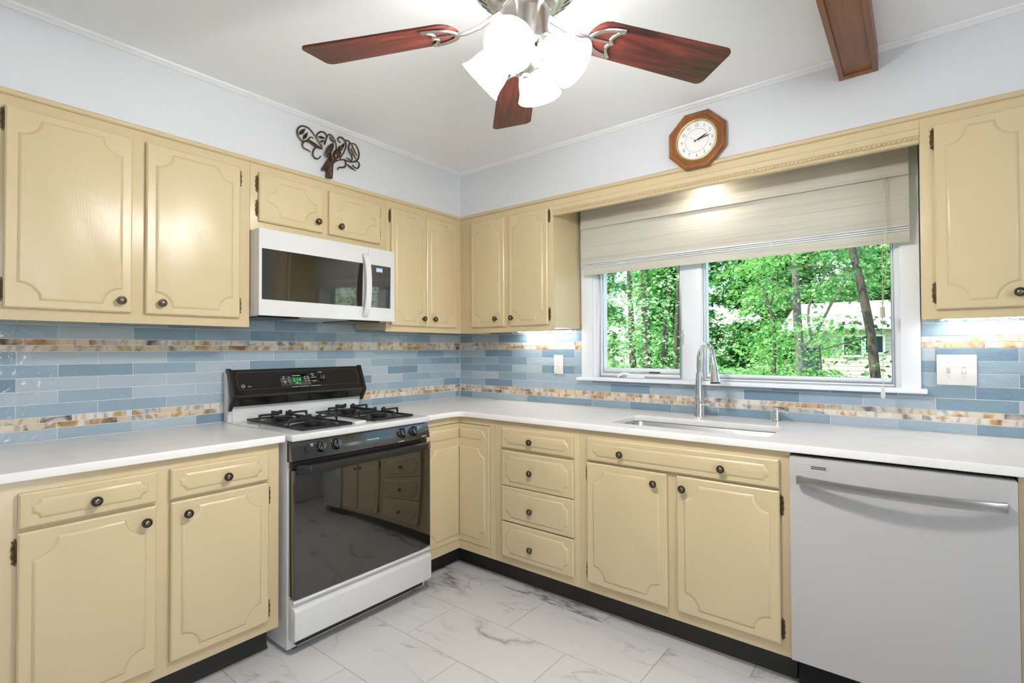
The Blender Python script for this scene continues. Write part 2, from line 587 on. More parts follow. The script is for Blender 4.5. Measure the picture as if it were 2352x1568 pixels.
# ------------------------------------------------------------------ room shell
ZC = 2.445
XR, YF = 5.2, -5.7
struct('ceiling', MB().box(-0.15, XR + .15, YF - .15, 0.15, ZC, ZC + .15), 'ceiling_paint')
wl = struct('wall_left', MB().box(-0.12, 0, YF, 0, 0, ZC), 'wall_paint')
WX0, WX1, WZ0, WZ1 = 1.146, 2.654, 1.095, 2.10        # rough opening of the kitchen window
mb = MB()
mb.box(-0.12, WX0, 0, 0.12, 0, ZC); mb.box(WX1, XR, 0, 0.12, 0, ZC)
mb.box(WX0, WX1, 0, 0.12, 0, WZ0 - .02); mb.box(WX0, WX1, 0, 0.12, WZ1, ZC)
wb = struct('wall_back', mb, 'wall_paint')
MB().box(-2.62, 0, .9, 1.43, 0, .0008, ML).build('grout_bed', 'grout', wl)
mb = MB().box(.0008, 1.06, .9, 1.43, 0, .0008, MR); mb.box(1.06, 2.73, .9, 1.0755, 0, .0008, MR); mb.box(2.73, 3.10, .9, 1.43, 0, .0008, MR)
mb.build('grout_bed', 'grout', wb)
mb = MB()                                                # right wall, with an unseen opening added for the rear fill lamp
mb.box(XR, XR + .12, YF, -4.1, 0, ZC); mb.box(XR, XR + .12, -2.5, .12, 0, ZC); mb.box(XR, XR + .12, -4.1, -2.5, 2.15, ZC); mb.box(XR, XR + .12, -4.1, -2.5, 0, .95)
struct('wall_right', mb, 'wall_paint')
struct('wall_front', MB().box(-.12, XR + .12, YF - .12, YF, 0, ZC), 'wall_paint')
UD = 0.318                                              # depth of upper cabinets and soffit
struct('wall_soffit_left', MB().box(0.0, UD, -2.635, 0, 2.155, ZC), 'wall_paint')
struct('wall_soffit_back', MB().box(UD, 3.20, -UD, 0, 2.155, ZC), 'wall_paint')
# cove trim at the ceiling: small stepped profile
def cove(name, M, u0, u1):
    prof = [(UD, 2.4277), (UD + .006, 2.4277), (UD + .010, 2.432), (UD + .024, 2.4385), (UD + .027, ZC), (UD, ZC)]
    mb = MB()
    n = len(prof)
    vs_ = [(u0, z, d) for d, z in prof] + [(u1, z, d) for d, z in prof]
    fs = [(k, (k + 1) % n, n + (k + 1) % n, n + k) for k in range(n)] + [tuple(range(n)), tuple(range(n, 2 * n))]
    mb.add(vs_, fs, M)
    return struct(name, mb, 'trim_white')
cove('trim_1', ML, -2.635, -UD)
cove('trim_2', MR, UD, 3.20)
# cabinet-top lip
def lip(name, M, u0, u1):
    prof = [(0.02, 2.1345), (UD + .004, 2.1345), (UD + .010, 2.139), (UD + .012, 2.147), (UD + .007, 2.1545), (0.02, 2.1545)]
    n = len(prof)
    mb = MB()
    vs_ = [(u0, z, d) for d, z in prof] + [(u1, z, d) for d, z in prof]
    fs = [(k, (k + 1) % n, n + (k + 1) % n, n + k) for k in range(n)] + [tuple(range(n)), tuple(range(n, 2 * n))]
    mb.add(vs_, fs, M)
    return struct(name, mb, 'cream_paint')
lip('trim_3', ML, -2.62, -UD)
lip('trim_4', MR, UD + .004, 3.07)

# floor with individual marble-look tiles
fl = struct('floor', MB().box(-0.12, XR, YF, 0.12, -0.08, -0.0012), 'floor_grout')
def floor_tile_mesh(lx, ly):
    g = 0.0011
    mb = MB().box(-lx / 2 + g, lx / 2 - g, -ly / 2 + g, ly / 2 - g, -0.0012, 0.0)
    me = mb.mesh('floor_tile', smooth=0)
    me.materials.append(MATS['floor_marble'])
    return me
FM = floor_tile_mesh(0.64, 0.3105)
for j in range(-2, 14):
    yc = -0.655 - 0.3105 * j + 0.3105 / 2
    x0 = 0.907 if j % 2 == 0 else 1.228
    for i in range(-2, 7):
        xc = x0 + 0.64 * i + 0.32
        if xc - .32 < -0.10 or xc + .32 > XR or yc > 0 or yc < YF + .2:
            continue
        link('floor_tile', FM, None, fl, (xc, yc, 0))

# ------------------------------------------------------------------ backsplash tiles
TL = 0.2507
ROWS = [(0.915, 0.960, 'O'), (1.0085, 1.0595, 'E'), (1.0595, 1.1105, 'O'), (1.1105, 1.163, 'E'), (1.163, 1.215, 'O'), (1.215, 1.2665, 'E'), (1.3165, 1.372, 'O'), (1.372, 1.426, 'E')]
MOS = [(0.960, 0.9845, 0), (0.9845, 1.0085, 1), (1.2665, 1.2915, 0), (1.2915, 1.3165, 1)]
TCACHE = {}
def tile_mesh(w, h, th, g, mat, c):
    key = (round(w, 4), round(h, 4), mat)
    if key not in TCACHE:
        a, b_ = w / 2 - g, h / 2 - g
        mb = MB().add([(-a, -b_, 0), (a, -b_, 0), (a, b_, 0), (-a, b_, 0), (-a, -b_, th - c), (a, -b_, th - c), (a, b_, th - c), (-a, b_, th - c),
                       (-a + c, -b_ + c, th), (a - c, -b_ + c, th), (a - c, b_ - c, th), (-a + c, b_ - c, th)],
                      [(0, 1, 5, 4), (1, 2, 6, 5), (2, 3, 7, 6), (3, 0, 4, 7), (4, 5, 9, 8), (5, 6, 10, 9), (6, 7, 11, 10), (7, 4, 8, 11), (8, 9, 10, 11)])
        me = mb.mesh('tile', smooth=30)
        me.materials.append(MATS[mat])
        TCACHE[key] = me
    return TCACHE[key]
RL, RR = ML.to_euler(), MR.to_euler()
def put(wall, M, rot, u0, u1, v0, v1, name, mat, th, g, c):
    if u1 - u0 < 0.012 or v1 - v0 < 0.008:
        return
    me = tile_mesh(u1 - u0, v1 - v0, th, g, mat, c)
    link(name, me, None, wall, M @ Vector(((u0 + u1) / 2, (v0 + v1) / 2, 0)), rot)
WCUT = (1.072, 2.721, 1.076)
def lay(wall, M, rot, lo, hi, phase, pitch, v0, v1, name, mat, th, g, c, cut):
    k = math.floor((lo - phase) / pitch)
    while phase + k * pitch < hi:
        a, b_ = max(lo, phase + k * pitch), min(hi, phase + (k + 1) * pitch)
        k += 1
        if cut and v1 > WCUT[2] and b_ > WCUT[0] and a < WCUT[1]:
            if v0 < WCUT[2] - .004:
                ca, cb = max(a, WCUT[0]), min(b_, WCUT[1])
                put(wall, M, rot, ca, cb, v0, WCUT[2] - .001, name, mat, th, g, c)
            if a < WCUT[0]:
                put(wall, M, rot, a, WCUT[0], v0, v1, name, mat, th, g, c)
            if b_ > WCUT[1]:
                put(wall, M, rot, WCUT[1], b_, v0, v1, name, mat, th, g, c)
        else:
            put(wall, M, rot, a, b_, v0, v1, name, mat, th, g, c)
for v0, v1, ph in ROWS:
    lay(wl, ML, RL, -2.62, -0.0035, -0.173 if ph == 'E' else -0.0504, TL, v0, v1, 'tile', 'blue_tile', 0.0030, 0.0013, 0.0009, False)
    lay(wb, MR, RR, 0.0035, 3.10, 0.2535 if ph == 'E' else 0.1275, TL + .0006, v0, v1, 'tile', 'blue_tile', 0.0030, 0.0013, 0.0009, True)
for v0, v1, k in MOS:
    ph = 0.0 if (v0 < 1.1) == (k == 0) else 0.05
    lay(wl, ML, RL, -2.62, -0.0035, -2.311 + ph * 1.0, 0.1003, v0, v1, 'mosaic_tile', 'agate_mosaic', 0.0026, 0.0012, 0.0006, False)
    lay(wb, MR, RR, 0.0035, 3.10, 0.862 - (0.0 if k == 1 else 0.05), 0.1005, v0, v1, 'mosaic_tile', 'agate_mosaic', 0.0026, 0.0012, 0.0006, True)

# ------------------------------------------------------------------ window
win = struct_root('window_1', (1.9, 0, 1.076), 'white casement and picture window with sill above the sink')
mb = MB().box(1.072, 1.146, -.022, 0.0, 1.095, 2.155); mb.build('casing', 'window_white', win, .003)
mb = MB().box(2.654, 2.721, -.022, 0.0, 1.095, 2.155); mb.build('casing', 'window_white', win, .003)
MB().box(1.050, 2.741, -.055, 0.0, 1.0765, 1.0955).build('sill', 'window_white', win, .004)
def ring(mb, x0, x1, z0, z1, w, y0, y1, wt=None, wb_=None):
    wt = w if wt is None else wt; wb_ = w if wb_ is None else wb_
    mb.box(x0, x0 + w, y0, y1, z0, z1); mb.box(x1 - w, x1, y0, y1, z0, z1)
    mb.box(x0 + w, x1 - w, y0, y1, z0, z0 + wb_); mb.box(x0 + w, x1 - w, y0, y1, z1 - wt, z1)
    return mb
ring(MB(), 1.146, 2.654, 1.075, 2.10, 0.016, 0.0, 0.115, wb_=.021).build('frame', 'window_white', win)
MB().box(1.704, 1.800, 0.008, 0.09, 1.096, 2.084).build('mullion', 'window_white', win, .003)
# casement sash on the left
sash = ring(MB(), 1.162, 1.704, 1.096, 2.084, 0.026, 0.012, 0.08).build('sash', 'window_white', win, .002)
ring(MB(), 1.188, 1.690, 1.112, 2.07, 0.015, 0.024, 0.07, wb_=.042).build('sash_stop', 'window_white', sash, .002)
MB().box(1.2, 1.682, 0.040, 0.046, 1.15, 2.058).build('pane', 'window_glass', win)
# fixed picture sash on the right
sash2 = ring(MB(), 1.800, 2.640, 1.096, 2.084, 0.012, 0.010, 0.08).build('sash', 'window_white', win, .002)
ring(MB(), 1.810, 2.630, 1.106, 2.075, 0.010, 0.026, 0.07, wb_=.026).build('sash_stop', 'window_white', sash2, .002)
MB().box(1.819, 2.622, 0.040, 0.046, 1.13, 2.066).build('pane', 'window_glass', win)
# crank operator, lock lever, maker's strip
mb = MB().box(1.365, 1.475, -.004, 0.014, 1.0975, 1.118)
mb.tube(smooth_pts([(1.385, -.006, 1.118), (1.36, -.014, 1.124), (1.335, -.020, 1.118), (1.318, -.022, 1.102)], 4), [.007] * 12 + [.006], 8)
mb.build('crank_handle', 'window_white', win, .002)
mb = MB().box(1.694, 1.700, 0.004, 0.012, 1.29, 1.37); mb.box(1.690, 1.704, -.002, 0.012, 1.335, 1.345)
mb.build('lock_lever', 'grey_side', win, .001)
MB().box(1.494, 1.56, 0.0225, 0.0240, 1.1275, 1.1355).build('maker_strip', 'label_blue', win)
MB().box(1.452, 1.488, 0.0230, 0.0240, 1.1305, 1.1335).build('maker_print', 'ink_grey', win)

# ------------------------------------------------------------------ cabinet parts
def scoop(u0, u1, v0, v1, r, w, k=7, sides=(1, 1)):
    """rectangle with concave quarter-round corners, offset inwards by w; sides: scoop at left, right"""
    pts = []
    for (cu, cv, sx, sy, on) in ((u0, v0, 1, 1, sides[0]), (u1, v0, -1, 1, sides[1]), (u1, v1, -1, -1, sides[1]), (u0, v1, 1, -1, sides[0])):
        rr = r if on else 0.0012
        a0 = math.asin(min(0.99, w / (rr + w))) if w else 0.0
        arc = []
        for i in range(k + 1):
            a = a0 + (PI / 2 - 2 * a0) * i / k
            arc.append((cu + sx * (rr + w) * math.cos(a), cv + sy * (rr + w) * math.sin(a)))
        # counter-clockwise traversal: enter along the side edge, leave along the bottom/top edge
        if (sx, sy) in ((1, 1), (-1, -1)):
            arc = arc[::-1]
        pts += arc
    return pts
def panel_front(M, u0, u1, v0, v1, d0, t, panels, c=0.005):
    """slab with eased front edge and raised scooped-corner panels (u0,u1,v0,v1,r,sides)"""
    mb = MB()
    f = d0 + t
    o = [(u0, v0), (u1, v0), (u1, v1), (u0, v1)]
    i_ = [(u0 + c, v0 + c), (u1 - c, v0 + c), (u1 - c, v1 - c), (u0 + c, v1 - c)]
    vs_ = [(a, b_, d0) for a, b_ in o] + [(a, b_, f - c * .8) for a, b_ in o] + [(a, b_, f) for a, b_ in i_]
    fs = [(3, 2, 1, 0)]
    for k in range(4):
        k2 = (k + 1) % 4
        fs += [(k, k2, 4 + k2, 4 + k), (4 + k, 4 + k2, 8 + k2, 8 + k)]
    polys = [[Vector((a, b_, 0)) for a, b_ in i_]]
    idx = [8, 9, 10, 11]
    for (a0, a1, b0, b1, r, sides) in panels:
        loops = []
        for (w, h) in ((0, 0), (0.0010, -0.0012), (0.0080, 0.0045), (0.0105, 0.0050)):
            L = scoop(a0, a1, b0, b1, r, w, sides=sides)
            st = len(vs_)
            vs_ += [(p[0], p[1], f + h) for p in L]
            loops.append(list(range(st, st + len(L))))
        n = len(loops[0])
        for A, B in zip(loops, loops[1:]):
            for k in range(n):
                k2 = (k + 1) % n
                fs.append((A[k], A[k2], B[k2], B[k]))
        fs.append(tuple(loops[-1]))
        hole = [Vector((vs_[i][0], vs_[i][1], 0)) for i in loops[0]]
        polys.append(hole[::-1])
        idx += loops[0][::-1]
    for tri in tessellate_polygon(polys):
        fs.append(tuple(idx[q] for q in tri))
    mb.add(vs_, fs, M)
    return mb
_k = MB().lathe([(0.0065, 0), (0.0065, .006), (.0052, .010), (.0062, .0145), (.0135, .0165), (.0155, .0195), (.0158, .0225), (.0140, .0255), (.0112, .0258), (.0105, .0243)], 24)
KNOB = _k.mesh('knob'); KNOB.materials.append(MATS['antique_dark'])
_k = MB().lathe([(.0104, .0243), (.0098, .0265), (.007, .0288), (.003, .0296), (0.0, .0298)], 20)
KCAP = _k.mesh('knob_cap'); KCAP.materials.append(MATS['antique_brass'])
_k = MB().tube([(.0128 * math.cos(2 * PI * i / 28), .0128 * math.sin(2 * PI * i / 28), .0253) for i in range(28)], .0011, 6, closed=True)
KRING = _k.mesh('knob_ring'); KRING.materials.append(MATS['antique_brass'])
def knob_full(parent, M, u, v, d):
    # one mesh with two materials so the knob stays a single sub-part
    return link('knob', KNOBFULL, None, parent, M @ Vector((u, v, d)), M.to_euler())
def join_meshes(name, parts):
    me = bpy.data.meshes.new(name)
    bm = bmesh.new()
    for i, p in enumerate(parts):
        me.materials.append(p.materials[0])
        n0 = len(bm.faces)
        bm.from_mesh(p)
        bm.faces.ensure_lookup_table()
        for f in bm.faces[n0:]:
            f.material_index = i
    bm.to_mesh(me); bm.free()
    me.shade_smooth(); me.set_sharp_from_angle(angle=R(40))
    return me
KNOBFULL = join_meshes('knob', [KNOB, KCAP, KRING])
# butterfly-style surface hinge, plate to the -u side of the pin
def hinge_mesh():
    h = 0.041
    half = [(0.000, h), (-.0025, h * .97), (-.0035, h * .86), (-.0085, h * .80), (-.0095, h * .74), (-.0065, h * .66), (-.0085, h * .45), (-.0105, h * .30), (-.0095, h * .14), (-.0075, 0)]
    poly = half + [(x, -y) for x, y in half[::-1][1:]]
    poly += [(0.003, -h * .7), (0.003, h * .7)]
    mb = MB().prism(poly, 0.0, 0.0024)
    mb.lathe([(0.0, -h * .74), (.0022, -h * .72), (.0030, -h * .66), (.0030, h * .66), (.0022, h * .72), (0, h * .74)], 10, Matrix.Translation((0.0008, 0, .0042)) @ Matrix.Rotation(-PI / 2, 4, 'X'))
    for s_ in (1, -1):
        mb.ell((-.0035, s_ * h * .70, .0026), .002, .002, .0014, 8, 4)
        mb.ell((-.0055, s_ * h * .32, .0024), .003, .007, .0016, 8, 4)
    me = mb.mesh('hinge')
    me.materials.append(MATS['hinge_bronze'])
    return me
HINGE = hinge_mesh()
def hinge(parent, M, u, v, d, side):
    w = M @ Vector((u, v, d))
    m = M.to_3x3()
    if side > 0:
        m = m @ Matrix.Rotation(PI, 3, 'Z')
    link('hinge', HINGE, None, parent, w, m.to_euler())
def leaf(root, M, name, u0, u1, v0, v1, d0, t=0.019, inset=(0.031, 0.027), r=0.058, knobs=(), hinges=(), hside=0, dh=None):
    iu, iv = inset
    mb = panel_front(M, u0, u1, v0, v1, d0, t, [(u0 + iu, u1 - iu, v0 + iv, v1 - iv, r, (1, 1))])
    o = mb.build(name, 'cream_paint', root, smooth=30)
    for (ku, kv) in knobs:
        knob_full(o, M, ku, kv, d0 + t)
    for hv in hinges:
        hinge(o, M, (u0 - .0025) if hside < 0 else (u1 + .0025), hv, d0 + .0005, -1 if hside < 0 else 1)
    return o
def carcass(root, M, u0, u1, v0, v1, depth, opens, fr=0.019, recess_bottom=0.020, back=0.012):
    """box with a face frame: 'opens' are dark voids behind doors; here a closed box plus front frame"""
    MB().box(u0, u1, v0 + recess_bottom, v1, back, depth - fr, M).build('body', 'cream_paint', root)
    MB().box(u0, u1, v0, v1, depth - fr, depth, M).build('face_frame', 'cream_paint', root, .0015)

# ---- upper cabinets, left wall
UB, UT = 1.3746, 2.134
D1 = UD
c = thing('wall_cabinet', (D1 / 2, -2.16, UB), 'tall cream two-door wall cabinet beside the microwave, above the short counter run', 'cabinet')
carcass(c, ML, -2.62, -1.7005, UB, UT, D1, 2)
leaf(c, ML, 'door', -2.506, -2.151, 1.4155, 2.0945, D1, knobs=[(-2.188, 1.460)], hinges=[2.049, 1.477], hside=-1)
leaf(c, ML, 'door', -2.106, -1.749, 1.4140, 2.0945, D1, knobs=[(-2.054, 1.459)], hinges=[2.045, 1.470], hside=1)
c = thing('wall_cabinet', (D1 / 2, -1.32, 1.822), 'short cream two-door wall cabinet directly above the microwave', 'cabinet')
carcass(c, ML, -1.6995, -.9345, 1.822, UT, D1, 2, recess_bottom=0.0)
leaf(c, ML, 'door', -1.665, -1.342, 1.867, 2.0945, D1, inset=(.034, .030), r=.062, knobs=[(-1.376, 1.917)], hinges=[2.042, 1.928], hside=-1)
leaf(c, ML, 'door', -1.306, -.986, 1.867, 2.0935, D1, inset=(.034, .030), r=.062, knobs=[(-1.246, 1.916)], hinges=[2.042, 1.928], hside=1)
c = thing('wall_cabinet', (D1 / 2, -.55, UB), 'narrow cream two-door wall cabinet in the corner, right of the microwave', 'cabinet')
carcass(c, ML, -.9335, -.013, UB, UT, D1, 2)
leaf(c, ML, 'door', -.905, -.6365, 1.411, 2.0930, D1, r=.055, knobs=[(-.669, 1.457)], hinges=[2.046, 1.472], hside=-1)
leaf(c, ML, 'door', -.6340, -.372, 1.411, 2.0930, D1, r=.055, knobs=[(-.580, 1.458)], hinges=[2.046, 1.472], hside=1)
# ---- upper cabinets, back wall
c = thing('wall_cabinet', (.69, -D1 / 2, UB), 'cream two-door wall cabinet between the corner and the window, its end panel facing the shade', 'cabinet')
carcass(c, MR, D1 + .0005, 1.0612, UB, UT, D1, 2)
leaf(c, MR, 'door', .427, .706, 1.411, 2.0930, D1, r=.055, knobs=[(.645, 1.460)], hinges=[2.046, 1.472], hside=-1)
leaf(c, MR, 'door', .742, 1.0315, 1.4125, 2.0940, D1, r=.055, knobs=[(.773, 1.460)], hinges=[2.046, 1.472], hside=1)
c = thing('wall_cabinet', (2.9, -D1 / 2, UB), 'cream single-door wall cabinet right of the window, above the light switches', 'cabinet')
carcass(c, MR, 2.7245, 3.07, UB, UT, D1, 1)
leaf(c, MR, 'door', 2.767, 3.022, 1.410, 2.0950, D1, r=.058, knobs=[(2.985, 1.457)], hinges=[2.046, 1.472], hside=-1)

# ---- valance across the window
v = thing('window_valance', (1.89, -UD + .01, 2.04), 'cream moulded valance board with rope trim spanning the top of the window', 'valance')
prof = [(UD - .020, 2.043), (UD + .002, 2.043), (UD + .006, 2.047), (UD + .004, 2.054), (UD - .001, 2.058), (UD - .001, 2.070), (UD + .003, 2.074), (UD + .003, 2.096), (UD - .001, 2.101), (UD - .001, 2.1335), (UD - .020, 2.1335)]
n = len(prof)
mb = MB()
mb.add([(1.0622, z, d) for d, z in prof] + [(2.7238, z, d) for d, z in prof],
       [(k, (k + 1) % n, n + (k + 1) % n, n + k) for k in range(n)] + [tuple(range(n)), tuple(range(n, 2 * n))], MR)
mb.build('board', 'cream_paint', v, smooth=25)
mb = MB()
for k in range(104):
    u = 1.070 + k * 0.0159
    if u > 2.712: break
    mb.tube([(u, 2.0585, UD + .001), (u + .011, 2.0695, UD + .001)], [.0035, .0035], 6, MR)
    mb.ell((u + .0055, 2.064, UD + .0015), .0065, .0055, .0042, 8, 4, MR)
mb.build('rope_trim', 'cream_paint', v)
MB().box(1.0622, 2.7238, 2.150, 2.1545, .03, UD - .021, MR).build('top_panel', 'cream_paint', v)

# ---- base cabinets
DB, DKL = 0.614, 0.514
DR, DKR = 0.640, 0.545
KT = 0.119
CB = 0.8845
def toe(root, mb):
    mb.build('toe_kick', 'toe_black', root)
def toe_l(mb, u0, u1, d, M):
    prof = [(d - .02, 0), (d + .010, 0), (d + .009, .006), (d + .004, .012), (d + .001, .022), (d, KT + .004), (d - .02, KT + .004)]
    n = len(prof)
    mb.add([(u0, z, q) for q, z in prof] + [(u1, z, q) for q, z in prof],
           [(k, (k + 1) % n, n + (k + 1) % n, n + k) for k in range(n)] + [tuple(range(n)), tuple(range(n, 2 * n))], M)
    return mb
DSC = dict(inset=(.028, .021), r=.018)
c = thing('base_cabinet', (DB / 2, -2.16, 0), 'cream base cabinet with two drawers over two doors, left of the range', 'cabinet')
MB().box(-2.62, -1.712, KT + .004, CB - .0005, .012, DB - .019, ML).build('body', 'cream_paint', c)
MB().box(-2.62, -1.711, KT, CB - .0005, DB - .019, DB, ML).build('face_frame', 'cream_paint', c, .0015)
toe(c, toe_l(MB(), -2.62, -1.712, DKL, ML))
leaf(c, ML, 'drawer', -2.503, -2.152, .7425, .8465, DB, **DSC, knobs=[(-2.323, .788)])
leaf(c, ML, 'drawer', -2.111, -1.7605, .7400, .8465, DB, **DSC, knobs=[(-1.925, .788)])
leaf(c, ML, 'door', -2.504, -2.153, .167, .7300, DB, knobs=[(-2.187, .683)], hinges=[.674, .225], hside=-1)
leaf(c, ML, 'door', -2.109, -1.7595, .166, .7285, DB, knobs=[(-2.060, .682)], hinges=[.673, .213], hside=1)

c = thing('corner_base_cabinet', (.35, -.35, 0), 'cream corner base cabinet with an inward-folding door, between range and drawers', 'cabinet')
mb = MB()
mb.box(.012, DB - .019, -.922, -.012, KT + .004, CB - .0005)
mb.box(DB - .019, .8925, -(DR - .019), -.012, KT + .004, CB - .0005)
mb.build('body', 'cream_paint', c)
mb = MB()      # face frame pieces around the folding door
mb.box(-.922, -DR, .845, CB - .0005, DB - .019, DB, ML); mb.box(-.922, -DR, KT, .169, DB - .019, DB, ML); mb.box(-.922, -.905, .169, .845, DB - .019, DB, ML)
mb.box(DB, .893, .845, CB - .0005, DR - .019, DR, MR); mb.box(DB, .893, KT, .167, DR - .019, DR, MR); mb.box(.852, .893, .167, .845, DR - .019, DR, MR)
mb.build('face_frame', 'cream_paint', c)
mb = toe_l(MB(), -.922, -DKR, DKL, ML); toe_l(mb, DKL, .8925, DKR, MR)
toe(c, mb)
o = panel_front(ML, -.902, -DR + .004, .1705, .8415, DB - .010, .014,
                [(-.880, -DR - .0005, .756, .820, .018, (1, 0)), (-.878, -DR - .0005, .200, .716, .046, (1, 0))], c=.003)
o.build('door', 'cream_paint', c, smooth=30)
o = panel_front(MR, DB - .004, .848, .1695, .8415, DR - .010, .014,
                [(DB + .0005, .820, .756, .820, .018, (0, 1)), (DB + .0005, .818, .200, .716, .046, (0, 1))], c=.003)
o.build('door', 'cream_paint', c, smooth=30)

c = thing('drawer_base_cabinet', (1.16, -DR / 2, 0), 'cream base cabinet with a stack of four drawers beside the corner', 'cabinet')
X0, X1 = .8938, 1.4272
MB().box(X0, X1, KT + .004, CB - .0005, .012, DR - .019, MR).build('body', 'cream_paint', c)
MB().box(X0, X1, KT, CB - .0005, DR - .019, DR, MR).build('face_frame', 'cream_paint', c, .0015)
toe(c, toe_l(MB(), X0, X1, DKR, MR))
for (z0, z1, kz) in ((.742, .847, .791), (.5425, .728, .632), (.354, .5385, .437), (.164, .348, .242)):
    leaf(c, MR, 'drawer', .948, 1.398, z0, z1, DR, inset=(.026, .021), r=.030 if z0 < .7 else .018, knobs=[(1.147, kz)])
c = thing('sink_base_cabinet', (1.88, -DR / 2, 0), 'wide cream sink base cabinet with a two-knob false drawer over two doors', 'cabinet')
X0, X1 = 1.4278, 2.3320
MB().box(X0, X1, KT + .004, .62, .012, DR - .019, MR).build('body', 'cream_paint', c)
MB().box(X0, X1, KT, CB - .0005, DR - .019, DR, MR).build('face_frame', 'cream_paint', c, .0015)
mb = MB().box(X0, X0 + .018, .62, CB - .0005, .012, DR - .019, MR); mb.build('side_panel', 'cream_paint', c)
mb = MB().box(X1 - .018, X1, .62, CB - .0005, .012, DR - .019, MR); mb.build('side_panel', 'cream_paint', c)
toe(c, toe_l(MB(), X0, X1 + .001, DKR, MR))
leaf(c, MR, 'false_drawer', 1.473, 2.297, .743, .8495, DR, inset=(.030, .021), r=.018, knobs=[(1.653, .792), (2.092, .790)])
leaf(c, MR, 'door', 1.473, 1.864, .166, .7325, DR, knobs=[(1.811, .686)], hinges=[.676, .217], hside=-1)
leaf(c, MR, 'door', 1.906, 2.298, .166, .7330, DR, knobs=[(1.936, .685)], hinges=[.678, .218], hside=1)
c = thing('end_panel', (3.0, -.33, 0), 'cream end panel closing the counter run right of the dishwasher', 'panel')
MB().box(2.9405, 3.07, 0, CB - .0005, .012, DR, MR).build('panel', 'cream_paint', c, .0015)

# ------------------------------------------------------------------ countertops
def counter(name, outer, holes, label, z0=CB, z1=0.914, mat='quartz'):
    cu = bpy.data.curves.new(name, 'CURVE')
    cu.dimensions = '2D'
    cu.fill_mode = 'BOTH'
    e = 0.004
    cu.extrude = (z1 - z0) / 2 - e
    cu.bevel_depth = e
    cu.bevel_resolution = 2
    cu.offset = -e
    for L in [outer] + holes:
        sp = cu.splines.new('POLY')
        sp.points.add(len(L) - 1)
        for q, (x, y) in zip(sp.points, L):
            q.co = (x, y, 0, 1)
        sp.use_cyclic_u = True
    o = bpy.data.objects.new(name, cu)
    COL.objects.link(o)
    dg = bpy.context.evaluated_depsgraph_get()
    me = bpy.data.meshes.new_from_object(o.evaluated_get(dg))
    bpy.data.objects.remove(o)
    cxy = (sum(p[0] for p in outer) / len(outer), sum(p[1] for p in outer) / len(outer))
    for v_ in me.vertices:
        v_.co.x -= cxy[0]; v_.co.y -= cxy[1]; v_.co.z += (z1 - z0) / 2
    me.materials.clear()
    me.shade_smooth(); me.set_sharp_from_angle(angle=R(35))
    o = link(name, me, mat, None, (cxy[0], cxy[1], z0))
    return tag(o, label, 'countertop')
def rrect(x0, x1, y0, y1, r, k=6):
    P = []
    for cx, cy, a in ((x1 - r, y1 - r, 0), (x0 + r, y1 - r, PI / 2), (x0 + r, y0 + r, PI), (x1 - r, y0 + r, 1.5 * PI)):
        P += [(cx + r * math.cos(a + PI / 2 * i / k), cy + r * math.sin(a + PI / 2 * i / k)) for i in range(k + 1)]
    return P
CL, CR = 0.6415, 0.664
counter('countertop', [(.008, -2.64), (CL, -2.64), (CL - .0, -1.6985), (CL - .008, -1.6925), (.008, -1.6925)], [], 'short white quartz countertop left of the range')
fil = []
rr = 0.05
for i in range(7):
    a = PI / 2 * i / 6
    fil.append((CL + rr - rr * math.sin(PI / 2 - a), -CR - rr + rr * math.cos(PI / 2 - a)))
outer = [(.008, -.008), (.008, -.9275), (CL, -.9275)] + fil + [(3.09, -CR), (3.09, -.008)]
SX0, SX1, SY0, SY1 = 1.525, 2.238, -.545, -.215
counter('countertop', outer, [rrect(SX0, SX1, SY0, SY1, .035)[::-1]], 'long L-shaped white quartz countertop with the sink cut into it')

# ------------------------------------------------------------------ sink
s = thing('sink', (1.88, -.38, .66), 'undermount stainless steel sink basin set below the white counter', 'sink')
mb = MB()
loops = []
prof = [(.022, CB - .0008, .045), (.0, CB - .0008, .038), (-.004, CB - .006, .036), (-.010, .72, .040), (-.022, .695, .05), (-.05, .690, .05)]
k = 6
vs_, fs = [], []
for (gr, z, rad) in prof:
    L = rrect(SX0 - .004 - gr, SX1 + .004 + gr, SY0 - .004 - gr, SY1 + .004 + gr, rad, k)
    st = len(vs_)
    vs_ += [(x, y, z) for x, y in L]
    loops.append((st, len(L)))
for (a, n1), (b_, n2) in zip(loops, loops[1:]):
    for q in range(n1):
        q2 = (q + 1) % n1
        fs.append((a + q, a + q2, b_ + q2, b_ + q))
fs.append(tuple(range(loops[-1][0], loops[-1][0] + loops[-1][1])))
mb.add(vs_, fs)
mb.build('basin', 'stainless', s)
MB().lathe([(.0, .6915), (.03, .6915), (.042, .6925), (.045, .6905)], 24, Matrix.Translation((1.88, -.33, 0))).build('drain', 'chrome', s)

# ------------------------------------------------------------------ faucet
f = thing('faucet', (1.811, -.072, .914), 'chrome pull-down gooseneck faucet standing behind the sink', 'faucet')
fx, fy = 1.811, -.072
MB().lathe([(.0, .9145), (.0265, .9145), (.0265, .918), (.0255, .92), (.0235, .985), (.0195, 1.10), (.0165, 1.135), (.0165, 1.14), (0, 1.14)], 28, Matrix.Translation((fx, fy, 0))).build('body', 'chrome', f)
th = R(50)
dx, dy = math.cos(th), -math.sin(th)
P = [(0, 1.135), (0, 1.19)]
for i in range(1, 13):
    a = PI - (PI - R(14)) * i / 12
    P.append((.088 + .088 * math.cos(a), 1.205 + .088 * math.sin(a)))
P.append((.186, 1.185))
MB().tube([(fx + r_ * dx, fy + r_ * dy, z) for r_, z in P], .0125, 16).build('spout', 'chrome', f)
hp = [(fx + r_ * dx, fy + r_ * dy, z) for r_, z in ((.184, 1.200), (.187, 1.185), (.195, 1.13), (.200, 1.103))]
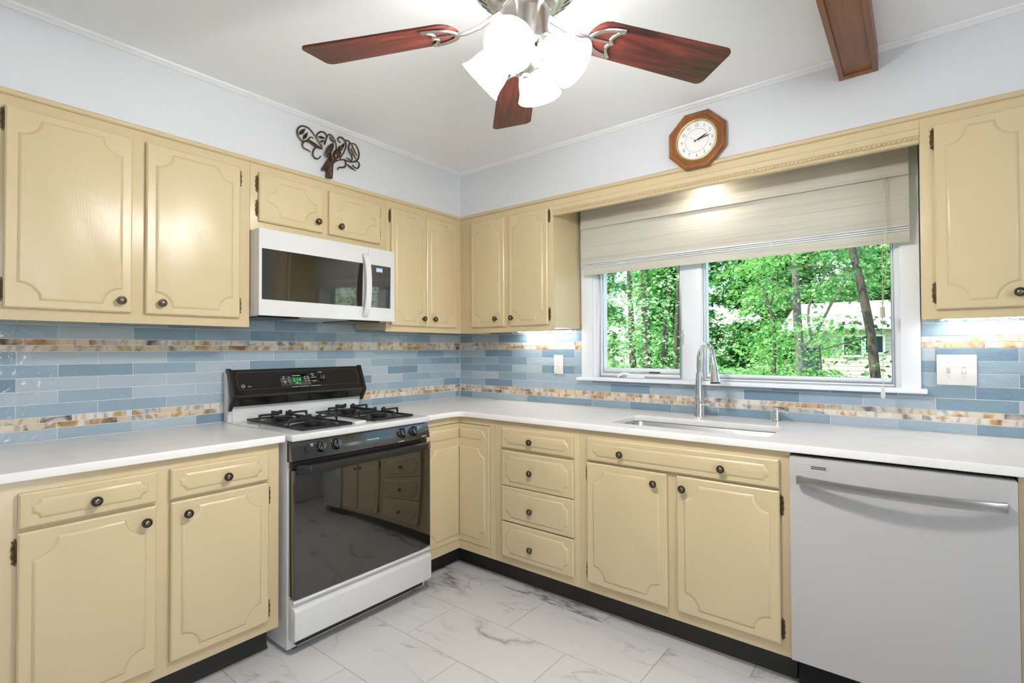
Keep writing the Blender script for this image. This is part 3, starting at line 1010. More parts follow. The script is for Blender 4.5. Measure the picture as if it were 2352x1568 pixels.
sh = MB().tube(hp, [.0140, .0155, .0205, .0235], 20).build('spray_head', 'chrome', f)
mb = MB().tube([(fx + r_ * dx, fy + r_ * dy, z) for r_, z in ((.200, 1.103), (.2005, 1.0985))], [.0240, .0225], 20)
mb.build('nozzle', 'black_satin', sh)
mb = MB()
hb = Vector((fx + .191 * dx, fy + .191 * dy, 1.150))
side = Vector((.95, -.30, 0)).normalized()
mb.add([(-.007, -.016, 0), (.007, -.016, 0), (.0065, .014, 0), (-.0065, .014, 0), (-.005, -.014, .002), (.005, -.014, .002), (.005, .012, .002), (-.005, .012, .002)],
       [(0, 1, 5, 4), (1, 2, 6, 5), (2, 3, 7, 6), (3, 0, 4, 7), (4, 5, 6, 7)], frame(hb + side * .0190, Vector((.3, .95, 0)), (dx * .1, dy * .1, -1)) )
mb.build('spray_button', 'black_gloss', sh)
hx = Vector((.92, -.39, 0)).normalized()
A = Vector((fx, fy, .986)) + hx * .012
mb = MB().tube([A, A + hx * .036], [.0145, .0145], 18); mb.tube([A + hx * .038, A + hx * .066], [.0145, .0145], 18)
mb.build('handle', 'chrome', f)
d = thing('soap_dispenser', (2.172, -.050, .914), 'small chrome soap dispenser pump on the counter behind the sink', 'soap dispenser')
MB().lathe([(0, .9145), (.019, .9145), (.019, .919), (.012, .922), (.0115, .955), (.0145, .957), (.0145, .975), (.011, .980), (0, .980)], 20, Matrix.Translation((2.172, -.05, 0))).build('pump', 'chrome', d)
MB().tube([(2.172, -.05, .968), (2.195, -.062, .971), (2.222, -.074, .966), (2.226, -.076, .958)], [.0065, .006, .0055, .005], 10).build('nozzle', 'chrome', d)

# ------------------------------------------------------------------ range
RY0, RY1 = -1.688, -.932
g = thing('gas_range', (.35, -1.31, 0), 'white gas range with black control panels and black glass oven door', 'range')
MB().box(.035, .640, RY0, RY1, .018, .886).build('body', 'white_enamel', g, .003)
mb = MB()
for fx_, fy_ in ((.60, RY0 + .05), (.60, RY1 - .05), (.10, RY0 + .05), (.10, RY1 - .05)):
    MB().lathe([(.0, 0), (.018, 0), (.018, .012), (.010, .014), (.010, .03), (0, .03)], 14, Matrix.Translation((fx_, fy_, 0))).build('foot', 'black_satin', g)

# cooktop with raised rim and centre ridge
mb = MB().box(.030, .682, RY0 - .0025, RY1 + .0025, .8865, .9165)
mb.build('cooktop', 'white_enamel', g, .009, seg=3)
mb = MB().box(.10, .615, -1.342, -1.278, .914, .9290)
mb.build('centre_ridge', 'white_enamel', g, .012, seg=3)
MB().box(.012, .060, RY0 + .002, RY1 - .002, .30, 1.166).build('backguard', 'white_enamel', g, .004)
mb = MB()
prof = [(.0602, .905), (.074, .912), (.068, .935), (.0645, .996), (.0602, .996)]
n = len(prof)
mb.add([(RY0 + .022, z, q) for q, z in prof] + [(RY1 - .022, z, q) for q, z in prof],
       [(k, (k + 1) % n, n + (k + 1) % n, n + k) for k in range(n)] + [tuple(range(n)), tuple(range(n, 2 * n))], ML)
mb.build('back_panel', 'white_enamel', g)
# black console
CP = [(.0605, 1.1715), (.066, 1.1720), (.112, 1.056), (.119, 1.049), (.123, 1.040), (.121, 1.032), (.116, 1.026), (.090, .992), (.0605, .992)]
n = len(CP)
mb = MB()
mb.add([(RY0 + .012, z, q) for q, z in CP] + [(RY1 - .012, z, q) for q, z in CP],
       [(k, (k + 1) % n, n + (k + 1) % n, n + k) for k in range(n)] + [tuple(range(n)), tuple(range(n, 2 * n))], ML)
con = mb.build('console', 'console_black', g)
CE = [(.0480, 1.178), (.070, 1.178), (.0735, 1.170), (.119, 1.056), (.128, 1.042), (.124, 1.030), (.098, .988), (.085, .970), (.078, .972), (.082, .988), (.098, 1.022), (.100, 1.034), (.062, 1.150), (.048, 1.155)]
for ya, yb in ((RY0 - .004, RY0 + .0125), (RY1 - .0125, RY1 + .004)):
    mb = MB(); n = len(CE)
    tri = tessellate_polygon([[Vector((q, z, 0)) for q, z in CE]])
    mb.add([(ya, z, q) for q, z in CE] + [(yb, z, q) for q, z in CE],
           [(k, (k + 1) % n, n + (k + 1) % n, n + k) for k in range(n)] + [tuple(t) for t in tri] + [tuple(n + i for i in t) for t in tri], ML)
    mb.build('end_cap', 'black_satin', g, .0015)
# slanted face frame: u along +y, v up the slope
sv = Vector((.066 - .112, 0, 1.1720 - 1.056)).normalized()
FC = frame((.089, 0, 1.114), (0, 1, 0), sv)
def on_console(y0, y1, z0, z1, h0, h1, name, mat, parent=con, bevel=0.0):
    s0, s1 = (z0 - 1.114) / sv.z, (z1 - 1.114) / sv.z
    return MB().box(y0, y1, s0, s1, h0, h1, FC).build(name, mat, parent, bevel)
def cz(z): return (z - 1.114) / sv.z
# outline line of the console face
L = rrect(-1.652, -.965, cz(1.073), cz(1.158), .014, 5)
mb = MB().tube([(x, y, .0004) for x, y in L], .0007, 5, FC, closed=True)
mb.build('face_outline', 'print_dim', con)
on_console(-1.438, -1.270, 1.080, 1.140, .0, .0022, 'display_panel', 'black_gloss', bevel=.0015)
on_console(-1.374, -1.322, 1.094, 1.122, .0022, .0026, 'display_window', 'led_glass')
text_mesh('2:14', .026, FC @ Matrix.Translation((-1.348, cz(1.108), .0026)), .0002).build('clock_digits', 'led_green', con)
mb = MB()
for (yy, zz, w) in ((-1.424, 1.127, .012), (-1.424, 1.118, .008), (-1.422, 1.103, .014), (-1.420, 1.094, .010), (-1.396, 1.124, .012), (-1.394, 1.113, .006), (-1.394, 1.104, .012), (-1.390, 1.094, .006),
                    (-1.372, 1.131, .046), (-1.362, 1.088, .006), (-1.340, 1.088, .010), (-1.306, 1.122, .009), (-1.306, 1.113, .010), (-1.302, 1.102, .008), (-1.288, 1.122, .009), (-1.288, 1.113, .010), (-1.284, 1.102, .008)):
    mb.box(yy, yy + w, cz(zz) - .0016, cz(zz) + .0016, .0022, .0026, FC)
mb.build('button_print', 'print_white', con)['kind'] = 'stuff'
mb = MB()
for (yy, zz, w) in ((-1.264, 1.137, .024), (-1.256, 1.129, .010), (-1.262, 1.119, .030), (-1.262, 1.099, .030), (-1.218, 1.146, .028), (-1.204, 1.141, .005)):
    mb.box(yy, yy + w, cz(zz) - .0014, cz(zz) + .0014, .0, .0004, FC)
for (yy, w) in ((-1.384, .040), (-1.338, .056), (-1.274, .058)):
    mb.box(yy, yy + w, cz(1.0735) - .0013, cz(1.0735) + .0013, .0003, .0010, FC)
mb.build('knob_print', 'print_white', con)['kind'] = 'stuff'
on_console(-1.254, -1.246, 1.089, 1.092, 0, .0004, 'red_mark', 'red_print')
def range_knob(M, parent, r=.021, h=.022):
    mb = MB().lathe([(r, 0), (r, .004), (r * .93, .007), (r * .86, .008), (r * .80, h * .8), (r * .70, h), (0, h)], 26, M)
    mb.box(-.0045, .0045, -r * .80, r * .80, h * .7, h + .006, M)
    return mb.build('knob', 'black_gloss', parent, .0012)
range_knob(FC @ Matrix.Translation((-1.204, cz(1.114), 0.0)), con, .020)
mb = MB().tube([(.0085 * math.cos(2 * PI * i / 24), .0085 * math.sin(2 * PI * i / 24), .0005) for i in range(24)], .0008, 5, FC @ Matrix.Translation((-1.630, cz(1.090), 0)), closed=True)
mb2 = text_mesh('GE', .0095, FC @ Matrix.Translation((-1.630, cz(1.090), .0)), .0006)
mb.add(mb2.v, mb2.f)
mb.build('round_emblem', 'print_white', con)
text_mesh('XL44', .0085, FC @ Matrix.Translation((-1.608, cz(1.0875), .0)), .0005, 'LEFT').build('model_print', 'print_white', con)
# front control panel, slightly tilted
pv = Vector((.663 - .684, 0, .886 - .806)).normalized()
mb = MB().add([(.6405, RY0 - .002, .8862), (.663, RY0 - .002, .8862), (.684, RY0 - .002, .806), (.6405, RY0 - .002, .800), (.6405, RY1 + .002, .8862), (.663, RY1 + .002, .8862), (.684, RY1 + .002, .806), (.6405, RY1 + .002, .800)],
              [(0, 1, 2, 3), (7, 6, 5, 4), (0, 4, 5, 1), (1, 5, 6, 2), (2, 6, 7, 3), (3, 7, 4, 0)])
cp = mb.build('control_panel', 'panel_black', g, .002)
FP = frame((.6736, 0, .846), (0, 1, 0), pv)
for yy in (-1.557, -1.481, -1.107, -1.031):
    range_knob(FP @ Matrix.Translation((yy, .004, 0.0)), cp, .0255, .020)
mb = MB().box(-1.632, -1.614, -.016, .018, 0, .0035, FP); mb.box(-1.629, -1.617, -.010, .012, .0035, .008, FP)
mb.build('rocker_switch', 'black_satin', cp, .001)
mb = MB()
for (yy, vv_, w) in ((-1.602, .020, .014), (-1.600, .013, .010), (-1.563, .028, .018), (-1.13, .020, .010), (-1.13, .013, .012), (-1.107, .030, .004), (-1.031, .030, .004), (-1.003, .022, .010), (-1.003, .015, .012), (-1.32, -.002, .070), (-1.138, -.036, .036), (-.985, -.030, .030)):
    mb.box(yy, yy + w, vv_ - .0014, vv_ + .0014, .0, .0005, FP)
mb.build('panel_print', 'print_white', cp)['kind'] = 'stuff'
mb = MB().box(.6405, .668, RY0 + .006, RY1 - .006, .770, .799)
mb.build('vent_trim', 'black_satin', g, .003)
# oven door and handle
dr = MB().box(.6415, .690, RY0 + .0045, RY1 - .002, .240, .768).build('oven_door', 'black_glass', g, .004)
mb = MB()
hy0, hy1 = RY0 + .012, RY1 - .008
vs_ = []
for (yy, dd) in ((hy0, 0), (hy0 + .045, .034), (hy1 - .045, .034), (hy1, 0)):
    for (q, z) in ((.6905, .757), (.6905 + dd * .7 + .003, .790), (.6905 + dd + .006, .786), (.6905 + dd + .010, .755), (.6905, .748)):
        vs_.append((q, yy, z))
fs = []
for i in range(3):
    for k in range(5):
        fs.append((i * 5 + k, i * 5 + (k + 1) % 5, (i + 1) * 5 + (k + 1) % 5, (i + 1) * 5 + k))
fs += [(0, 1, 2, 3, 4), (15, 16, 17, 18, 19)]
mb.add(vs_, fs)
mb.build('handle', 'black_satin', dr, .004)
# storage drawer with scooped top grip
mb = MB()
prof = [(.6415, .064), (.690, .066), (.697, .072), (.697, .188), (.690, .200), (.672, .203), (.672, .207), (.686, .216), (.691, .224), (.686, .231), (.6415, .231)]
n = len(prof)
tri = tessellate_polygon([[Vector((q, z, 0)) for q, z in prof]])
mb.add([(RY0 + .004, z, q) for q, z in prof] + [(RY1 - .002, z, q) for q, z in prof],
       [(k, (k + 1) % n, n + (k + 1) % n, n + k) for k in range(n)] + [tuple(t) for t in tri] + [tuple(n + i for i in t) for t in tri], ML)
mb.build('storage_drawer', 'white_enamel', g, .0025)
MB().box(.60, .660, RY0 + .03, RY1 - .03, .034, .064).build('kick_plate', 'black_satin', g)
# burners and grates
for (bx, by) in ((.215, -1.483), (.490, -1.483), (.215, -1.112), (.490, -1.112)):
    br = MB().lathe([(.0, .9172), (.098, .9172), (.100, .9195), (.094, .9215), (.060, .9182), (.035, .9182), (.035, .922), (.045, .926), (.045, .931), (.038, .936), (0, .937)], 28, Matrix.Translation((bx, by, 0))).build('burner', 'cast_iron', g)
for (ya, yb) in ((-1.608, -1.358), (-1.237, -.987)):
    mb = MB()
    xa, xb = .092, .615
    zt, zb_ = .9575, .9185
    bw = .0058
    for (x0_, x1_, y0_, y1_) in ((xa, xb, ya, ya + 2 * bw), (xa, xb, yb - 2 * bw, yb), (xa, xa + 2 * bw, ya, yb), (xb - 2 * bw, xb, ya, yb), ((xa + xb) / 2 - bw, (xa + xb) / 2 + bw, ya, yb)):
        mb.box(x0_, x1_, y0_, y1_, zb_, zb_ + .010)
    for bx in (.215, .490):
        by = (ya + yb) / 2
        for (ax, ay, L0) in ((1, 0, .122 if bx > .3 else .135), (-1, 0, .135 if bx > .3 else .120), (0, 1, .124), (0, -1, .124)):
            p0 = Vector((bx + ax * .030, by + ay * .030, 0)); p1 = Vector((bx + ax * L0, by + ay * L0, 0))
            nx, ny = -ay * bw, ax * bw
            q = []
            for (p, z0_, z1_) in ((p0, zt - .012, zt), (p0 + (p1 - p0) * .45, zt - .010, zt), (p1 - Vector((ax, ay, 0)) * .010, zt - .010, zt), (p1, zb_, zt - .001)):
                q += [(p.x + nx, p.y + ny, z0_), (p.x - nx, p.y - ny, z0_), (p.x - nx, p.y - ny, z1_), (p.x + nx, p.y + ny, z1_)]
            fs = []
            for i in range(3):
                for k in range(4):
                    fs.append((i * 4 + k, i * 4 + (k + 1) % 4, i * 4 + 4 + (k + 1) % 4, i * 4 + 4 + k))
            fs += [(0, 1, 2, 3), (12, 13, 14, 15)]
            mb.add(q, fs)
            # raised wedge at the inner end
            w0 = p0 + Vector((ax, ay, 0)) * .002
            mb.box(min(w0.x - abs(ny) * 0 - .006, w0.x + .006), max(w0.x - .006, w0.x + .006), w0.y - .006, w0.y + .006, zt - .012, zt + .009)
    mb.build('grate', 'cast_iron', g, .0012)

# ------------------------------------------------------------------ microwave
m = thing('microwave', (.2, -1.32, 1.4245), 'white over-range microwave with black glass door and curved handle', 'microwave')
MY0, MY1, MZ0, MZ1 = -1.6955, -.9385, 1.4265, 1.8205
MB().box(.014, .350, MY0 - .0005, MY1 - .004, MZ0 + .002, MZ1 - .001).build('body', 'grey_side', m, .003)
MB().box(.10, .345, MY0 + .02, MY0 + .22, MZ0 - .006, MZ0 + .003).build('bottom_grille', 'black_satin', m)
MB().box(.10, .345, MY1 - .26, MY1 - .06, MZ0 - .006, MZ0 + .003).build('bottom_grille', 'black_satin', m)
MB().box(.02, .345, MY0 + .004, MY1 - .008, MZ0 - .002, MZ0 + .0025).build('bottom_plate', 'grey_side', m)
MD = -1.1125
def glazed(name, y0, y1, gy0, gy1, gz0, gz1, mat):
    mb = MB()
    ring_ = MB()
    mb.box(.3515, .400, y0, gy0, MZ0, MZ1); mb.box(.3515, .400, gy1, y1, MZ0, MZ1)
    mb.box(.3515, .400, gy0, gy1, MZ0, gz0); mb.box(.3515, .400, gy0, gy1, gz1, MZ1)
    bm_ = mb.build(name, 'white_enamel', m, 0.0)
    return bm_
def leaning(y0, y1, z0=1.4995, z1=1.730, lo=.3915, hi=.3995):
    return MB().add([(.370, y0, z0), (lo, y0, z0), (lo, y1, z0), (.370, y1, z0), (.370, y0, z1), (hi, y0, z1), (hi, y1, z1), (.370, y1, z1)],
                    [(0, 3, 2, 1), (4, 5, 6, 7), (0, 1, 5, 4), (1, 2, 6, 5), (2, 3, 7, 6), (3, 0, 4, 7)])
o = glazed('door', MY0 - .0005, MD - .0006, -1.683, -1.146, 1.499, 1.7305, 'black_glass')
leaning(-1.6825, -1.1465).build('door_glass', 'black_glass', o)
# make the grip a flat bowed bar
mb = MB()
pts = smooth_pts([(.400, 1.780), (.421, 1.757), (.436, 1.690), (.440, 1.612), (.436, 1.535), (.421, 1.468), (.400, 1.446)], 5)
n = len(pts)
vs_ = []
for i, p in enumerate(pts):
    a, b_ = pts[max(0, i - 1)], pts[min(n - 1, i + 1)]
    t_ = (b_ - a).normalized()
    nr = Vector((-t_.y, t_.x))
    if nr.x < 0: nr = -nr
    q0, q1 = p - nr * .010, p + nr * .004
    vs_ += [(q0.x, -1.153, q0.y), (q0.x, -1.121, q0.y), (q1.x, -1.121, q1.y), (q1.x, -1.153, q1.y)]
fs = [(0, 1, 2, 3), tuple(4 * (n - 1) + k for k in range(4))]
for i in range(n - 1):
    for k in range(4):
        fs.append((i * 4 + k, i * 4 + (k + 1) % 4, i * 4 + 4 + (k + 1) % 4, i * 4 + 4 + k))
mb.add(vs_, fs)
mb.build('handle', 'white_plastic', o, .002, smooth=50)
MB().box(.4001, .4004, -1.345, -1.315, 1.462, 1.4665).build('maker_print', 'grey_side', o)
o = glazed('control_panel', MD + .0006, MY1, -1.1105, -.964, 1.499, 1.7305, 'black_glass')
leaning(-1.110, -.9645).build('keypad_glass', 'black_glass', o)
MB().box(.3992, .3996, -1.062, -1.020, 1.6945, 1.7165).build('display', 'led_blue', o)
text_mesh('2:14', .019, ML @ Matrix.Translation((-1.041, 1.7055, .3996)), .0002).build('clock_digits', 'led_white', o)
mb = MB()
for r_ in range(9):
    for q in range(4):
        if r_ in (2,): continue
        zz = 1.672 - r_ * .0195
        yy = -1.083 + q * .028
        xf = .3915 + .008 * (zz - 1.4995) / .2305
        mb.box(xf, xf + .0004, yy, yy + (.010 if r_ < 3 else .005), zz - .0014, zz + .0014)
mb.build('key_print', 'print_dim', o)['kind'] = 'stuff'

# ------------------------------------------------------------------ dishwasher
w = thing('dishwasher', (2.637, -.34, 0), 'white dishwasher with bowed steel bar handle under the counter', 'dishwasher')
MB().box(2.3335, 2.9395, -.600, -.015, .10, CB - .001).build('tub', 'dark_void', w)
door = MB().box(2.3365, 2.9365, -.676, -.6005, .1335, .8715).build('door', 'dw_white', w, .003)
MB().box(2.345, 2.93, -.590, -.560, .0, .128).build('kick_plate', 'dark_void', w)
mb = MB()
pts = []
for i in range(17):
    t_ = i / 16
    pts.append((2.362 + .551 * t_, .676 + .014 + .040 * math.sin(PI * t_) ** 0.8 if 0 < t_ < 1 else .676 + .014))
vs_, fs = [], []
for (u, dd) in pts:
    vs_ += [(u, .781, dd), (u, .781, dd + .012), (u, .810, dd + .012), (u, .810, dd)]
for i in range(16):
    for k in range(4):
        fs.append((i * 4 + k, i * 4 + (k + 1) % 4, i * 4 + 4 + (k + 1) % 4, i * 4 + 4 + k))
fs += [(0, 1, 2, 3), (64, 65, 66, 67)]
mb.add(vs_, fs, MR)
for u in (2.366, 2.901):
    mb.box(u, u + .012, .783, .808, .6755, .692, MR)
mb.build('handle', 'steel_handle', door, .0015, smooth=50)
mb = MB()
L = rrect(2.352, 2.462, .8275, .8515, .004, 3)
mb.tube([(x, y, .6762) for x, y in L], .0009, 5, MR, closed=True)
mb.build('vent_outline', 'grey_side', door)
MB().box(2.405, 2.452, .8365, .8395, .6755, .6764, MR).build('vent_slot', 'dark_void', door)
MB().box(2.405, 2.452, .8425, .8455, .6755, .6764, MR).build('vent_slot', 'dark_void', door)
MB().box(2.360, 2.405, .8365, .8390, .6755, .6763, MR).build('vent_ridge', 'grey_side', door)
MB().box(2.360, 2.405, .8425, .8450, .6755, .6763, MR).build('vent_ridge', 'grey_side', door)

# ------------------------------------------------------------------ outlet and switches
o = thing('power_outlet', (.893, -.01, 1.17), 'white duplex outlet on the tile between the corner and the window', 'outlet')
MB().box(.858, .928, 1.1085, 1.2305, .0062, .0112, MR).build('plate', 'ivory_plate', o, .0025)
for zc in (1.1495, 1.1895):
    r_ = MB().lathe([(0, .0112), (.0165, .0112), (.0165, .0125), (0, .0125)], 20, MR @ Matrix.Translation((.893, zc, 0))).build('receptacle', 'ivory_plate', o)
    mb = MB().box(.8855, .8875, zc + .001, zc + .010, .0122, .0128, MR); mb.box(.8985, .9005, zc + .002, zc + .009, .0122, .0128, MR)
    mb.lathe([(0, .0122), (.0026, .0122), (.0026, .0128), (0, .0128)], 10, MR @ Matrix.Translation((.893, zc - .008, 0)))
    mb.build('slots', 'slot_dark', r_)
o = thing('light_switch', (2.833, -.01, 1.177), 'white double toggle switch plate on the tile right of the window', 'switch')
MB().box(2.771, 2.896, 1.1145, 1.2395, .0062, .0122, MR).build('plate', 'ivory_plate', o, .0035)
for k_, uc in enumerate((2.809, 2.856)):
    MB().box(uc - .006, uc + .006, 1.163, 1.191, .0115, .0130, MR).build('toggle_slot', 'grey_side', o)
    sl = .010 if k_ == 0 else -.010
    MB().add([(uc - .0045, 1.169, .012), (uc + .0045, 1.169, .012), (uc + .0045, 1.185, .012), (uc - .0045, 1.185, .012),
              (uc - .0038, 1.173 + sl, .024), (uc + .0038, 1.173 + sl, .024), (uc + .0038, 1.181 + sl, .024), (uc - .0038, 1.181 + sl, .024)],
             [(0, 1, 5, 4), (1, 2, 6, 5), (2, 3, 7, 6), (3, 0, 4, 7), (4, 5, 6, 7)], MR).build('toggle', 'ivory_plate', o, .001)
    for zc in (1.147, 1.207):
        MB().lathe([(0, .012), (.003, .012), (.003, .0128), (.001, .0132), (0, .0132)], 10, MR @ Matrix.Translation((uc, zc, 0))).build('screw', 'print_white', o)

# ------------------------------------------------------------------ roman shade
s = thing('roman_shade', (1.89, -.07, 1.71), 'woven cream roman shade half lowered over the window', 'window shade')
SXa, SXb = 1.106, 2.690
def sheet(name, prof, mat, u0=SXa, u1=SXb, th=.003, nseg=24, sag=0.0):
    """profile of (d, z) swept along x, with thickness"""
    vs_, fs = [], []
    n = len(prof)
    for i in range(nseg + 1):
        u = u0 + (u1 - u0) * i / nseg
        wv = .0015 * math.sin(i * 1.7) + .001 * math.sin(i * .6 + 1)
        for off in (0, -th):
            for j, (d_, z_) in enumerate(prof):
                vs_.append((u, z_ + sag * 0, d_ + off + wv * (1 if 0 < j else 0)))
    row = 2 * n
    for i in range(nseg):
        for j in range(n - 1):
            a = i * row + j
            fs.append((a, a + 1, a + row + 1, a + row))
            a = i * row + n + j
            fs.append((a, a + row, a + row + 1, a + 1))
        fs.append((i * row, i * row + row, i * row + row + n, i * row + n))
        fs.append((i * row + n - 1, i * row + 2 * n - 1, i * row + row + 2 * n - 1, i * row + row + n - 1))
    fs.append(tuple(range(n)) + tuple(range(2 * n - 1, n - 1, -1)))
    e = nseg * row
    fs.append(tuple(e + q for q in range(n)) + tuple(e + q for q in range(2 * n - 1, n - 1, -1)))
    return MB().add(vs_, fs, MR).build(name, mat, s, smooth=60)
MB().box(SXa, SXb, 2.105, 2.148, .032, .070, MR).build('headrail', 'rail_white', s, .002)
sheet('top_flap', [(.078, 2.148), (.080, 2.10), (.083, 2.04), (.087, 2.010), (.086, 1.996)], 'woven_shade')
sheet('main_panel', [(.070, 2.10), (.070, 1.995), (.074, 1.95), (.084, 1.90), (.080, 1.84), (.072, 1.80), (.070, 1.786)], 'woven_shade')
mb = MB()
for k_, zz in enumerate((1.7835, 1.7745, 1.7655)):
    MB().box(SXa - .006, SXb + .002, zz - .0030, zz + .0036, .060, .078 - k_ * .003, MR).build('hem_rail', 'rail_white', s, .0012)
sheet('hem_flap', [(.066, 1.7615), (.067, 1.745), (.066, 1.716)], 'woven_shade', SXa + .012, SXb)
cords = []
for du, zend, dd in ((0, 1.435, .118), (.007, 1.435, .116)):
    P = [(2.604 + du, 1.996, .090), (2.602 + du * 1.5, 1.85, dd), (2.599 + du * (2.2 if du else 0), 1.66, dd), (2.597 + du * .6, 1.50, dd), (2.596, zend, dd)]
    cords.append(MB().tube(smooth_pts(P, 5), .0013, 6, MR).build('lift_cord', 'cord', s))
o = MB().tube(smooth_pts([(2.596, 1.42, .117), (2.5955, 1.25, .117), (2.594, 1.10, .117)], 4), .0013, 6, MR).build('lift_cord', 'cord', s)
MB().lathe([(0, .0), (.006, .0), (.0085, -.006), (.0075, -.020), (.0085, -.036), (.009, -.044), (0, -.046)], 12, Matrix.Translation((2.596, -.117, 1.442))).build('tassel', 'cord', cords[0])
MB().lathe([(0, .0), (.005, .0), (.006, -.010), (.0045, -.016), (.008, -.026), (.009, -.040), (.006, -.050), (0, -.051)], 12, Matrix.Translation((2.594, -.117, 1.106))).build('tassel', 'white_plastic', o)

# ------------------------------------------------------------------ wall clock
k = thing('wall_clock', (1.9, -.32, 2.257), 'octagonal oak wall clock with white face hung above the window valance', 'clock')
FK = MR @ Matrix.Translation((1.9, 2.259, UD + .0125))
def octa(r): return [(r * math.cos(PI / 8 + PI / 4 * i), r * math.sin(PI / 8 + PI / 4 * i)) for i in range(8)]
prof = [(.131, .0), (.134, .004), (.134, .015), (.127, .024), (.112, .024), (.108, .018), (.094, .018), (.094, .0)]
vs_, fs = [], []
for (r_, h_) in prof:
    vs_ += [(x, y, h_) for x, y in octa(r_ / math.cos(PI / 8))] if r_ > .0941 else [(x, y, h_) for x, y in [(.0975 * math.cos(PI / 8 + PI / 4 * i), .0975 * math.sin(PI / 8 + PI / 4 * i)) for i in range(8)]]
for j in range(len(prof)):
    j2 = (j + 1) % len(prof)
    for q in range(8):
        fs.append((j * 8 + q, j * 8 + (q + 1) % 8, j2 * 8 + (q + 1) % 8, j2 * 8 + q))
MB().add(vs_, fs, FK).build('frame', 'oak', k, .0012, smooth=25)
MB().lathe([(0, .0005), (.0975, .0005), (.0975, .0125), (0, .0125)], 48, FK).build('dial', 'clock_face', k)
mb = MB().tube([(.0945 * math.cos(2 * PI * i / 48), .0945 * math.sin(2 * PI * i / 48), .0185) for i in range(48)], .0050, 10, FK, closed=True)
mb.build('bezel', 'gold', k)
mb = MB()
for hnum in range(1, 13):
    a = PI / 2 - hnum * PI / 6
    t_ = text_mesh(str(hnum), .0215, FK @ Matrix.Translation((.0715 * math.cos(a), .0715 * math.sin(a), .0127)), .0002, space=.85)
    t_.build('numeral', 'ink_grey', k)
MB().tube([(.055 * math.cos(2 * PI * i / 48), .055 * math.sin(2 * PI * i / 48), .0127) for i in range(48)], .0006, 5, FK, closed=True).build('dial_ring', 'ink_grey', k)
def hand(ang, l, w_, h_, tail=.012):
    c_, s_ = math.cos(ang), math.sin(ang)
    P = [(-tail, -w_ * .5), (-tail, w_ * .5), (l * .75, w_ * .5), (l, 0), (l * .75, -w_ * .5)]
    return MB().prism([(c_ * x - s_ * y, s_ * x + c_ * y) for x, y in P], h_, h_ + .0008, FK)
hand(PI / 2 - R(66.5), .054, .0058, .0145).build('hour_hand', 'ink', k)
hand(PI / 2 - R(79), .066, .0045, .0158).build('minute_hand', 'ink', k)
hand(PI / 2 - R(300), .045, .0012, .0168, .02).build('second_hand', 'gold', k)
MB().lathe([(0, .0165), (.004, .0165), (.003, .019), (0, .0195)], 12, FK).build('hub', 'gold', k)

# ------------------------------------------------------------------ bronze bird wall sculpture
b = thing('bird_wall_sculpture', (.335, -1.3, 2.143), 'bronze sculpture of a bird among curling vines on the soffit above the microwave', 'wall art')
def W(p, d=.335): return (p[0], p[1], d)
trunk = [(-1.324, 2.158), (-1.321, 2.224), (-1.317, 2.249), (-1.277, 2.265), (-1.243, 2.27), (-1.272, 2.252), (-1.284, 2.235), (-1.289, 2.160)]
tr = MB().prism(trunk, .3245, .339, ML).build('trunk', 'bronze', b, .002)
zig = [(-1.309, 2.232), (-1.298, 2.216), (-1.309, 2.200), (-1.298, 2.184), (-1.305, 2.170)]
MB().tube([W(p, .340) for p in smooth_pts([(*p, 0) for p in zig], 4)], .0017, 6, ML).build('vine_line', 'gold', tr)
vines = [
 [(-1.344, 2.305), (-1.368, 2.334), (-1.388, 2.359), (-1.417, 2.381), (-1.441, 2.384), (-1.462, 2.377), (-1.476, 2.359), (-1.479, 2.338), (-1.471, 2.321), (-1.455, 2.308), (-1.436, 2.312), (-1.422, 2.324), (-1.412, 2.338), (-1.402, 2.341), (-1.394, 2.338)],
 [(-1.344, 2.3), (-1.383, 2.3), (-1.402, 2.309), (-1.422, 2.315), (-1.441, 2.309), (-1.451, 2.296), (-1.452, 2.283), (-1.44, 2.273), (-1.424, 2.271), (-1.411, 2.265)],
 [(-1.353, 2.3), (-1.371, 2.301), (-1.388, 2.287), (-1.397, 2.264), (-1.393, 2.249), (-1.378, 2.24), (-1.363, 2.247), (-1.353, 2.261)],
 [(-1.344, 2.314), (-1.363, 2.331), (-1.376, 2.35), (-1.371, 2.369), (-1.354, 2.385), (-1.336, 2.389), (-1.321, 2.381), (-1.321, 2.363), (-1.334, 2.333)],
 [(-1.331, 2.327), (-1.316, 2.374), (-1.303, 2.389), (-1.285, 2.381), (-1.27, 2.363), (-1.264, 2.339), (-1.267, 2.31)],
 [(-1.238, 2.366), (-1.251, 2.371), (-1.254, 2.382), (-1.243, 2.394), (-1.225, 2.394), (-1.208, 2.38), (-1.206, 2.355), (-1.219, 2.32), (-1.235, 2.291), (-1.243, 2.272)],
 [(-1.211, 2.384), (-1.2, 2.391), (-1.181, 2.384), (-1.189, 2.362), (-1.187, 2.339), (-1.17, 2.315), (-1.17, 2.291), (-1.187, 2.293), (-1.203, 2.296)],
 [(-1.181, 2.379), (-1.159, 2.386), (-1.14, 2.378), (-1.125, 2.348), (-1.127, 2.318), (-1.142, 2.297), (-1.165, 2.285), (-1.192, 2.28), (-1.219, 2.282), (-1.243, 2.272)],
 [(-1.142, 2.297), (-1.128, 2.293), (-1.122, 2.28), (-1.131, 2.261), (-1.145, 2.257), (-1.167, 2.267)],
 [(-1.219, 2.282), (-1.208, 2.273), (-1.208, 2.256), (-1.216, 2.242), (-1.243, 2.233), (-1.254, 2.225), (-1.252, 2.216)]]
for P in vines:
    S = smooth_pts([(*p, .331) for p in P], 4)
    n = len(S)
    MB().tube(S, [.0047 - .0018 * abs(2 * i / n - .9) for i in range(n)], 8, ML).build('vine', 'bronze', b)
